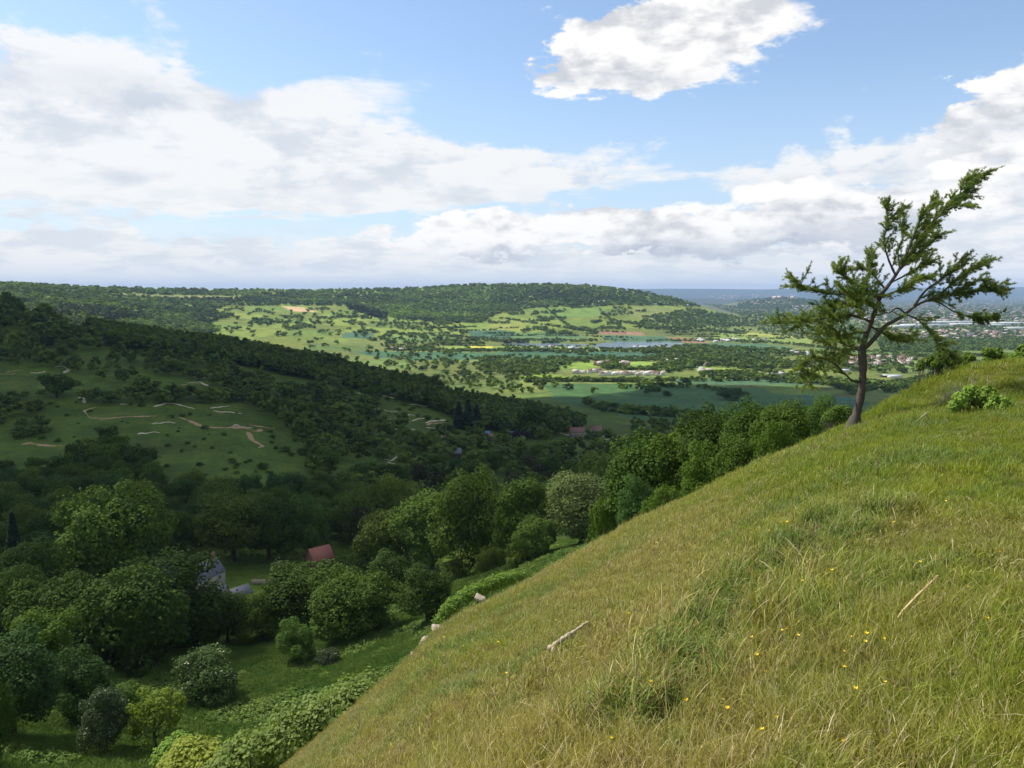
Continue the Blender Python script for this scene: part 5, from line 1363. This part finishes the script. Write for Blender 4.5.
rock_on(416, 655, 10, 7, 'small limestone block below the largest pale block', 5)
rock_on(404, 668, 7, 4, 'little limestone lump on the rim, third below the ledge', 6)
rock_on(389, 680, 7, 4, 'lowest little limestone lump on the rim', 7)
rock_on(482, 597, 16, 4, 'thin limestone slab on the rim under the fresh green fringe', 8)

# ------------------------------------------------------------ tracks and bare patches on the valley side
DIRT = simple('bare_earth', (.40, .25, .125), .95, .3, .4); CHALK = simple('pale_track', (.56, .46, .31), .95, .25, .4)
def ribbon(pl, width, m_, y0=60.):
    P = np.array(pl, float); L = np.r_[0, np.cumsum(np.hypot(*np.diff(P, axis=0).T))]; n = max(4, int(L[-1] / 1.2))
    pts_ = []
    for s in np.linspace(0, L[-1], n):
        h = hit(np.interp(s, L, P[:, 0]), np.interp(s, L, P[:, 1]) + math.sin(s * .9) * .25, y0)
        if h: pts_.append(h[:2])
    Q = np.array(pts_); k = 2
    if len(Q) < 3: return
    Q = np.vstack([Q[:1], (Q[:-2] + Q[1:-1] * 2 + Q[2:]) / 4, Q[-1:]])
    d = np.gradient(Q, axis=0); d /= np.linalg.norm(d, axis=1)[:, None] + 1e-9; nn = np.stack([-d[:, 1], d[:, 0]], 1)
    w = width * .36 * (1 + .45 * fbm(np.arange(len(Q)) / 3.0, np.arange(len(Q)) * 0.0 + P[0, 0], 3, 2)); w = w * np.clip(.95 + 1.5 * fbm(np.arange(len(Q)) / 7.0, np.arange(len(Q)) * 0.0 + P[0, 1], 9, 2), .12, 1.5); w[0] *= .3; w[-1] *= .3
    rows = [Q + nn * (w * f)[:, None] for f in (-1, -.4, .4, 1)]
    V = []
    for r_, lf in zip(rows, (.02, .22, .22, .02)): V.append(np.column_stack([r_, valley(r_[:, 0], r_[:, 1]) + lf]))
    V = np.stack(V, 1).reshape(-1, 3); b = np.arange(len(Q) - 1)[:, None] * 4
    F4 = np.concatenate([b + np.array([[j, j + 4, j + 5, j + 1]]) for j in range(3)], 0)
    o = link('path', mesh_np('path', V, quads=F4, mats=[m_], smooth=True)); tag(o, kind='structure')
TR = [([(80, 396), (85, 403)], 3, 1), ([(96, 407), (84, 411), (90, 418), (105, 418.5), (125, 417), (156, 416)], 2.6, 0), ([(120, 404), (132, 404.5)], 2.2, 1), ([(153, 407), (167, 403), (176, 404), (195, 409)], 2.8, 1),
      ([(178, 417), (190, 421), (203, 427), (225, 428), (240, 427)], 2.8, 0), ([(26, 443), (50, 446), (72, 446)], 4.5, 0), ([(5, 488), (20, 491), (33, 495)], 2.2, 1), ([(188, 383), (200, 382), (208, 386)], 2.6, 1), ([(210, 408), (230, 406)], 2, 1),
      ([(225, 428), (243, 427), (258, 432), (261, 429)], 5, 0), ([(248, 432), (252, 440), (263, 446), (258, 448)], 2.6, 0), ([(292, 477), (296, 474), (306, 474.5)], 3, 0), ([(305, 424), (312, 425), (320, 430)], 2.6, 1), ([(288, 425), (293, 420)], 2.2, 1),
      ([(332, 377.5), (344, 377.5)], 2.6, 1), ([(336, 394), (342, 393), (350, 394)], 2.8, 1), ([(354, 393.5), (363, 393)], 2.6, 1), ([(388, 392), (396, 395), (418, 395)], 2.8, 1), ([(404, 416), (410, 414.5), (416, 416)], 3, 1), ([(385, 428), (397, 429)], 3, 1),
      ([(405, 430), (412, 429), (420, 430.5)], 3.2, 1), ([(426, 427.5), (440, 429), (453, 430)], 2, 1), ([(433, 431.5), (441, 432), (445, 435), (440, 437.5)], 3, 0), ([(384, 459), (391, 461), (397, 456.5)], 2.2, 1), ([(388, 462), (396, 465), (399, 470), (394, 474)], 2.2, 1),
      ([(440, 397), (446, 399), (453, 402)], 3.5, 0), ([(8, 354), (14, 357), (14, 360)], 3.4, 1), ([(54, 367), (63, 366), (69, 370), (64, 373)], 3.4, 1), ([(332, 415), (345, 415), (372, 417), (395, 420)], 1.6, 0), ([(312, 408), (330, 407)], 2, 0),
      ([(150, 350), (160, 352)], 5, 0), ([(172, 354), (195, 358), (205, 361)], 3, 0), ([(225, 361), (238, 364)], 6, 0), ([(250, 363), (262, 366)], 4, 1), ([(532, 413), (545, 414)], 4, 1), ([(555, 432), (572, 436), (600, 436), (640, 438)], 3, 1), ([(540, 428), (550, 430)], 6, 0), ([(655, 437), (668, 440)], 2.5, 1),
      ([(425, 423), (432, 421), (446, 420)], 2.4, 1), ([(100, 445), (130, 447)], 1.5, 0), ([(450, 418), (462, 416)], 3, 1)]
rt = np.random.default_rng(31)
for zone, n_ in (([(95, 404), (250, 406), (300, 440), (240, 450), (120, 430)], 6), ([(335, 385), (400, 394), (455, 412), (455, 432), (380, 432), (345, 400)], 9), ([(150, 350), (260, 366), (290, 384), (200, 392), (150, 380)], 5), ([(500, 434), (560, 428), (680, 432), (690, 442), (560, 440)], 7), ([(0, 350), (70, 356), (90, 386), (0, 392)], 5)):
    for _ in range(n_):
        p_ = sample_poly(zone, rt); k_ = rt.integers(3, 6); sx_ = rt.choice([-1, 1]); L_ = [tuple(p_)]
        for j in range(k_): p_ = p_ + [sx_ * rt.uniform(3, 8), rt.uniform(-1.6, 2.2)]; L_.append(tuple(p_))
        TR.append((L_, rt.uniform(1.2, 2.2), int(rt.random() < .5)))
for pl, w_, k in TR: ribbon(pl, w_, CHALK if k else DIRT)
for pl in ([(310, 462), (316, 461.5), (321, 466), (324, 470)], [(312, 465), (318, 468), (323, 470)]): ribbon(pl, 8, DIRT)

# ------------------------------------------------------------ buildings
SLATE = simple('slate_roof', (.14, .145, .165), .6, .25, 1.5); TILE = simple('red_tile_roof', (.36, .14, .10), .8, .2, 1.2); RENDER = simple('pale_render', (.62, .58, .50), .9, .08, .5); STONE = simple('stone_wall', (.38, .31, .22), .9, .25, 1.2)
WHITE = simple('white_wall', (.82, .80, .76), .85, .05, .5); BRICK = simple('brick', (.32, .16, .10), .9, .25, 2.0); PALE = simple('pale_roof', (.50, .44, .40), .8, .15, .3); SHED = simple('shed_roof', (.50, .54, .57), .45, .08, .05); GLASS = simple('window_glass', (.03, .04, .05), .12, .1, 1)
TOWNW = simple('town_wall', (.42, .35, .30), .9, .3, .02)
BROWN = simple('brown_roof', (.22, .13, .10), .85, .2, .6); WOODD = simple('dark_timber', (.10, .08, .06), .9, .3, 1); BLUE = simple('blue_sheet', (.08, .22, .42), .5, .1, 1); FRAME = simple('window_frame', (.75, .73, .68), .6, .05, 2)
def house(name, loc, rz, w, d, h, pitch, wall, roof, label, group=None, cat='house', chim=0, win=0, zoff=-.5):
    r = empty(name, (loc[0], loc[1], loc[2] + zoff), label, cat, group, rz)
    rh = d / 2 * pitch; mb = MB(); x, y = w / 2, d / 2
    mb.add([[-x, -y, 0], [x, -y, 0], [x, y, 0], [-x, y, 0], [-x, -y, h], [x, -y, h], [x, y, h], [-x, y, h], [-x, 0, h + rh], [x, 0, h + rh]],
           [[0, 1, 5, 4], [2, 3, 7, 6], [0, 3, 2, 1], [3, 0, 4, 7], [1, 2, 6, 5]], [[4, 8, 7], [5, 6, 9]])
    link('wall', mb.mesh('wall', [wall]), r)
    mb = MB(); o = .25; th = .16
    e = h - o * pitch
    X = x + o; Yo = y + o
    V = [[-X, -Yo, e + .03], [X, -Yo, e + .03], [X, 0, h + rh + .03], [-X, 0, h + rh + .03], [-X, Yo, e + .03], [X, Yo, e + .03]]
    V += [[a_, b_, c_ + th] for a_, b_, c_ in V]
    mb.add(V, [[0, 3, 2, 1], [3, 4, 5, 2], [6, 7, 8, 9], [9, 8, 11, 10], [0, 1, 7, 6], [5, 4, 10, 11], [0, 6, 9, 3], [3, 9, 10, 4], [1, 2, 8, 7], [2, 5, 11, 8]])
    rf = link('roof', mb.mesh('roof', [roof]), r)
    for k in range(chim):
        cx = (-x + .7) if k == 0 else (x - .7); mb = MB(); mb.box((cx, 0, h + rh + .55), (.75, .6, 1.7)); mb.box((cx, 0, h + rh + 1.45), (.9, .75, .12)); mb.tube([[cx, 0, h + rh + 1.5], [cx, 0, h + rh + 1.85]], [.13, .11], 8)
        link('chimney', mb.mesh('chimney', [BRICK]), rf)
    for k in range(win):
        for side in (-1, 1):
            for fl in range(1 if h < 4 else 2):
                cx = -x + w * (k + .5) / win; zc = 1.5 + fl * 2.6; mb = MB()
                f_ = MB(); f_.box((cx, side * (y + .02), zc), (1.1, .12, 1.2)); fo = link('window', f_.mesh('window', [FRAME]), r)
                for q_ in (-.24, .24): mb.box((cx + q_, side * (y + .085), zc), (.40, .03, 1.0))
                link('pane', mb.mesh('pane', [GLASS]), fo)
    return r
def at(px, py, y0=60.): return hit(px, py, y0)
h_ = at(196, 592); gz_ = h_[2]
def place(px, py, H):   # ground position whose point H above ground shows at the pixel
    for Y in np.exp(np.linspace(math.log(120), math.log(400), 900)):
        u, t = ray(px, py)
        if t * Y - float(valley(np.array([u * Y]), np.array([Y]))[0]) < H: return (u * Y, Y, float(valley(np.array([u * Y]), np.array([Y]))[0]))
c1 = place(197, 570, 6.5); house('cottage', c1, 1.15, 13, 6.5, 5.2, 1.0, RENDER, SLATE, 'slate-roofed cottage with a pale gable half hidden by dark trees', chim=2, win=3)
c2 = place(154, 568, 6.0); house('cottage', (c2[0], c2[1] + 3, c2[2]), .3, 9, 6, 4.6, 1.0, STONE, SLATE, 'second slate roof with a brick chimney, left of the pale gabled cottage', chim=1, win=2)
c3 = place(214, 588, 3.0); house('outbuilding', c3, .2, 6, 4.5, 2.2, .8, STONE, SLATE, 'low blue slate outbuilding against the pale gabled cottage', cat='outbuilding', win=1)
c4 = place(239, 588, 3.0); house('outbuilding', c4, .9, 5, 4, 2.2, .8, STONE, SLATE, 'small slate outbuilding by the garden wall', cat='outbuilding', win=1)
c5 = place(319, 550, 4.5); house('barn', c5, .75, 6.5, 5.4, 2.9, 1.1, BRICK, TILE, 'red tiled barn roof showing among dark trees', cat='barn', chim=0, win=2)
GARDEN = simple('garden_lawn', (.085, .14, .035), .95, .3, .3)
def garden():
    mb = MB(); P = []
    a = at(252, 584); b = at(272, 584)
    n = 12
    for i in range(n + 1):
        f = i / n; x = a[0] * (1 - f) + b[0] * f; y = a[1] * (1 - f) + b[1] * f; z = float(height(x, y)); 
        if i: mb.box(((x + px_) / 2, (y + py_) / 2, (z + pz_) / 2 + .45), (math.hypot(x - px_, y - py_) + .01, .45, 1.5 + .1 * (i % 2)), math.atan2(y - py_, x - px_))
        px_, py_, pz_ = x, y, z
    w = link('garden_wall', mb.mesh('garden_wall', [STONE])); tag(w, 'low stone garden wall beyond the cottages', 'wall')
    V0, T0 = ico(2, RNG); mb = MB()
    for k in range(9):
        h = at(278 + RNG.uniform(-4, 5), 565 + RNG.uniform(-3, 3)); s = RNG.uniform(.3, .8); mb.add(V0 * [s, s, s * .6] * (1 + .2 * RNG.random((len(V0), 1))) + [h[0], h[1], h[2] + .1], T=T0)
    tag(link('rubble_pile', mb.mesh('rubble_pile', [LIME])), 'pile of pale rubble at the end of the garden lawn', 'rubble')
garden()
c6 = at(577, 438); house('manor', c6, .1, 12, 6, 5.5, 1.2, STONE, BROWN, 'stone manor house among dark trees in the valley', chim=2, win=3)
c7 = at(596, 436); house('cottage', c7, .4, 9, 7, 5, 1.1, STONE, BROWN, 'small gabled stone cottage right of the stone manor', chim=1, win=2)
c8 = at(487, 441); house('shed', c8, .2, 8, 6, 4, .7, BROWN, BROWN, 'dark red-brown shed roof left of the stone manor', cat='shed')
c9 = at(485, 436); house('shed', c9, .1, 7, 4, 3, .5, BLUE, BLUE, 'blue-covered shed beside the red-brown shed', cat='shed')
c10 = at(510, 436); house('shed', c10, .1, 6, 4, 3, .5, BLUE, BLUE, 'blue-covered shed directly left of the purple-leaved tree', cat='shed')
c11 = at(478, 447); house('caravan', c11, .05, 7, 2.4, 2.6, .15, WHITE, WHITE, 'white caravan parked among the trees left of the manor', cat='caravan', win=2, zoff=.2)
c12 = at(446, 458); house('shed', c12, .1, 18, 9, 4, .5, WOODD, SLATE, 'long dark-roofed shed in the trees beyond the small paddock', cat='shed')
c13 = at(392, 492); 
def vh(px, py, w, h, wall, roof, label, group, d=8, rz=None, chim=0, y0=1100., name='house', cat='house', pitch=.8):
    p = at(px, py, y0)
    if p is None: return
    house(name, p, random.uniform(-.5, .5) if rz is None else rz, w, d, h, pitch, wall, roof, label, group, chim=chim, cat=cat)
R_ = random.Random(5)
for i in range(22): vh(577 + R_.uniform(0, 1) + (i * 4.05 if i > 2 else i * 4 - 2), (373.2 if i < 6 else 375) + R_.uniform(-.7, .9), R_.uniform(8, 13), R_.uniform(4.5, 6.5), R_.choice([WHITE, WHITE, RENDER]), R_.choice([PALE, BROWN, PALE, WHITE]), 'pale house in the bright row of houses in the middle of the vale', 'bright row of pale houses in the vale', chim=1)
for i in range(9): vh(596 + i * 3.9 + R_.uniform(-1, 1), 365.5 + R_.uniform(-.8, .8), R_.uniform(9, 14), R_.uniform(6, 9), STONE, R_.choice([BROWN, PALE]), 'brown stone house of the group above the bright row of houses', 'brown stone houses above the bright row', chim=1)
for px, py, n, g_ in [(640, 348, 4, 'farm buildings right of the reservoir'), (660, 349, 4, 'farm buildings right of the reservoir'), (546, 349, 5, 'low buildings by the reservoir shore'), (575, 350, 5, 'low buildings by the reservoir shore'), (703, 341, 5, 'farm below the brown field'), (733, 341, 5, 'farm row on the pale green field'), (760, 341, 7, 'farm row on the pale green field'),
                       (720, 341.5, 4, 'farm row on the pale green field'), (702, 366, 3, 'scattered houses among the vale copses'), (697, 361, 3, 'scattered houses among the vale copses'), (674, 362, 3, 'scattered houses among the vale copses'), (775, 376, 5, 'houses left of the larch foliage'), (803, 377, 4, 'houses left of the larch foliage'), (797, 354, 6, 'hamlet of pale roofs left of the larch'), (812, 355, 5, 'hamlet of pale roofs left of the larch'),
                       (398, 350, 3, 'houses half hidden by the shaded spur'), (590, 302, 3, 'houses on the wooded hill edge'), (604, 302, 4, 'houses on the wooded hill edge'), (625, 304, 3, 'houses on the wooded hill edge'), (655, 304, 3, 'houses on the wooded hill edge'), (667, 304, 4, 'houses on the wooded hill edge'), (692, 306, 3, 'houses on the wooded hill edge'),
                       (705, 372, 3, 'scattered houses among the vale copses'), (828, 354, 4, 'hamlet of pale roofs left of the larch')]:
    for k in range(n):
        vh(px + R_.uniform(-6, 6), py + R_.uniform(-1.2, 1.2), R_.uniform(9, 18), R_.uniform(4, 6.5), R_.choice([WHITE, RENDER, STONE]), R_.choice([PALE, BROWN, SLATE, SHED]), 'house or barn, one of the ' + g_, g_, d=R_.uniform(7, 11))
for i in range(60):   # village behind the larch trunk
    vh(R_.uniform(848, 915), 361 + R_.uniform(-3.5, 4.5), R_.uniform(9, 15), R_.uniform(4.5, 6.5), R_.choice([WHITE, RENDER, BRICK]), R_.choice([BROWN, PALE, BROWN]), 'pale-walled house of the village seen behind the larch trunk', 'village behind the larch trunk')
for i in range(90):   # town edge
    vh(R_.uniform(895, 1026), 335 + R_.gauss(0, 1) * 2.6, R_.uniform(10, 18), R_.uniform(5, 7), R_.choice([TOWNW, RENDER, BRICK, WHITE]), R_.choice([BROWN, PALE, BROWN, SLATE]), 'pinkish brown roofed house of the town on the plain at the right', 'houses of the town on the plain', y0=2500.)
for px, py, w, d, h, lb in [(895, 378, 26, 14, 5, 'long white-roofed shed just right of the larch trunk foot'), (886, 377, 20, 12, 4, 'dark-walled barn left of the long white-roofed shed'), (845, 372, 18, 12, 5, 'pale barn left of the larch trunk')]:
    vh(px, py, w, h, WOODD if 'dark' in lb else WHITE, SHED, lb, None, d=d, rz=.2, name='barn', cat='barn', pitch=.35)
for px, py, w, d, lb in [(950, 324, 330, 90, 'widest white warehouse roof on the plain behind the larch branches'), (925, 327, 220, 80, 'long pale warehouse left of the widest white warehouse'), (975, 326, 240, 60, 'long pale warehouse right of the widest white warehouse'), (1012, 325, 190, 90, 'bright white warehouse at the right frame edge'),
                         (905, 328, 120, 60, 'small pale warehouse, leftmost of the row of warehouses'), (1020, 330, 120, 60, 'white warehouse in front of the bright one at the right frame edge'), (998, 327, 90, 50, 'small white warehouse between the larger ones on the right')]:
    vh(px, py, w, 13, WHITE, SHED, lb, None, d=d, rz=.03, y0=2500., name='warehouse', cat='warehouse', pitch=.08)
def town():
    rng = np.random.default_rng(77); mb = [MB(), MB(), MB()]; n = 0
    for (poly, k, y0, s) in (([(890, 331), (1030, 331), (1030, 340), (890, 341)], 110, 2500., .9), ([(850, 318), (1035, 317), (1035, 325), (860, 324)], 200, 4000., 1.), ([(820, 300), (1035, 297), (1035, 318), (850, 318)], 380, 5000., 1.1),
                             ([(790, 306.5), (846, 307), (846, 311), (795, 311)], 90, 5000., 1.2), ([(738, 302), (790, 301), (790, 305), (740, 305)], 50, 6000., 1.3), ([(700, 296), (800, 294), (800, 299), (720, 300)], 60, 9000., 2.5)):
        for _ in range(k):
            p = sample_poly(poly, rng); h = hit(p[0], p[1], y0)
            if h is None: continue
            w, d, hh = rng.uniform(10, 26) * s, rng.uniform(8, 12) * s, rng.uniform(6, 10) * s; a = rng.uniform(0, 3.14); c = rng.integers(3)
            x, y = w / 2, d / 2; ca, sa = math.cos(a), math.sin(a)
            V = np.array([[-x, -y, 0], [x, -y, 0], [x, y, 0], [-x, y, 0], [-x, -y, hh], [x, -y, hh], [x, y, hh], [-x, y, hh], [-x, 0, hh + d * .35], [x, 0, hh + d * .35]])
            V = np.stack([V[:, 0] * ca - V[:, 1] * sa, V[:, 0] * sa + V[:, 1] * ca, V[:, 2]], 1) + [h[0], h[1], h[2] + 2]
            mb[0].add(V, [[0, 1, 5, 4], [2, 3, 7, 6]], m=0); mb[0].add(V, [], [[4, 8, 7], [5, 6, 9]], m=0); mb[0].add(V, [[3, 0, 4, 7], [1, 2, 6, 5]], m=0); mb[0].add(V, [[4, 5, 9, 8], [6, 7, 8, 9]], m=1 + c)
    o = link('distant_town', mb[0].mesh('distant_town', [TOWNW, BROWN, PALE, SLATE])); tag(o, 'distant houses of the city spread over the hazy plain', 'town', kind='stuff')
town()
# ------------------------------------------------------------ cloud over the valley (it casts the shade) and the air
def ico(sub, rng):
    import bmesh
    bm = bmesh.new(); bmesh.ops.create_icosphere(bm, subdivisions=sub, radius=1)
    V = np.array([v.co[:] for v in bm.verts]); T3 = np.array([[v.index for v in f.verts] for f in bm.faces]); bm.free(); return V, T3
def shade_cloud(name, label, feet, zc, gz, thick, seed):
    """foot: outline on the ground (x, y) that lies in shade; the cloud hangs along the sun line above it"""
    rng = np.random.default_rng(seed)
    sh = SUN[:2] / SUN[2] * (zc - gz)
    V0, T0 = ico(3, rng); mb = MB()
    jobs = []
    for foot, n, size in feet:
        P = np.array(foot, float); jobs += [(foot, P, P.min(0), P.max(0), size)] * n
    for k, (foot, P, lo, hi, size) in enumerate(jobs):
        p = lo + (hi - lo) * rng.random(2)
        while not inpoly(np.array([p[0]]), np.array([p[1]]), foot)[0]: p = lo + (hi - lo) * rng.random(2)
        s = size * rng.uniform(.7, 1.5)
        # keep puffs inside the outline
        d = min(np.min(np.hypot(*(a + (b - a) * np.linspace(0, 1, 25)[:, None] - p).T)) for a, b in zip(P, np.roll(P, -1, 0)))
        s = min(s, d * 1.0 + 14)
        if s < 15: continue
        W_ = V0 * (1 + .22 * fbm(V0[:, 0] * 2.2 + k, V0[:, 1] * 2.2 + V0[:, 2] * 1.7, seed + k, 3))[:, None]
        W_ = W_ * [s, s, s * thick]; W_[:, 2] = np.where(W_[:, 2] < 0, W_[:, 2] * .35, W_[:, 2])
        mb.add(W_ + [p[0] + sh[0], p[1] + sh[1], zc + rng.uniform(0, 12)], T=T0)
    m = CLOUD
    o = link(name, mb.mesh(name, [m], smooth=True)); tag(o, label, 'cloud'); return o
CLOUD, T = mat('cloud')
g = T.node('ShaderNodeNewGeometry')
d_ = T.node('ShaderNodeBsdfDiffuse'); d_.inputs[0].default_value = (.9, .9, .92, 1)
tr = T.node('ShaderNodeBsdfTransparent')
mx = T.node('ShaderNodeMixShader'); mx.inputs[0].default_value = .44
T.l.new(tr.outputs[0], mx.inputs[1]); T.l.new(d_.outputs[0], mx.inputs[2])
finish(T, mx.outputs[0])
FRINGE = [(-140, 75), (-60, 80), (-15, 105), (20, 160), (80, 200), (130, 260), (20, 270), (-60, 200), (-110, 160)]
FOOT = [(-1100, 172), (-330, 175), (-150, 182), (-95, 200), (-50, 225), (0, 240), (60, 260), (130, 240), (200, 240), (320, 320), (560, 700), (640, 1100), (680, 1400), (420, 1460), (250, 1440), (150, 1260), (60, 1150), (-60, 1080), (-250, 1060), (-500, 1080), (-1100, 1150), (-1400, 900), (-1400, 300)]
shade_cloud('cloud', 'large cloud hanging above the valley and shading it', [(FOOT, 430, 115), (FRINGE, 5, 20), ([(-330, 85), (-50, 85), (-40, 175), (-160, 175), (-330, 170)], 8, 15)], 720, -85, .45, 11)
def air():
    mb = MB()
    x0, x1, y0, y1, z0, z1 = -24000, 24000, -600, 33000, -700, 300
    mb.box(((x0 + x1) / 2, (y0 + y1) / 2, (z0 + z1) / 2), (x1 - x0, y1 - y0, z1 - z0))
    m = bpy.data.materials.new('haze'); m.use_nodes = True; nt = m.node_tree; nt.nodes.clear()
    o = nt.nodes.new('ShaderNodeOutputMaterial'); v = nt.nodes.new('ShaderNodeVolumePrincipled')
    v.inputs['Color'].default_value = (.46, .66, 1.0, 1); v.inputs['Density'].default_value = HAZE; v.inputs['Anisotropy'].default_value = 0.0
    nt.links.new(v.outputs[0], o.inputs['Volume'])
    o = link('haze', mb.mesh('haze', [m])); tag(o, kind='stuff')
HAZE = 3.6e-5
if HAZE: air()
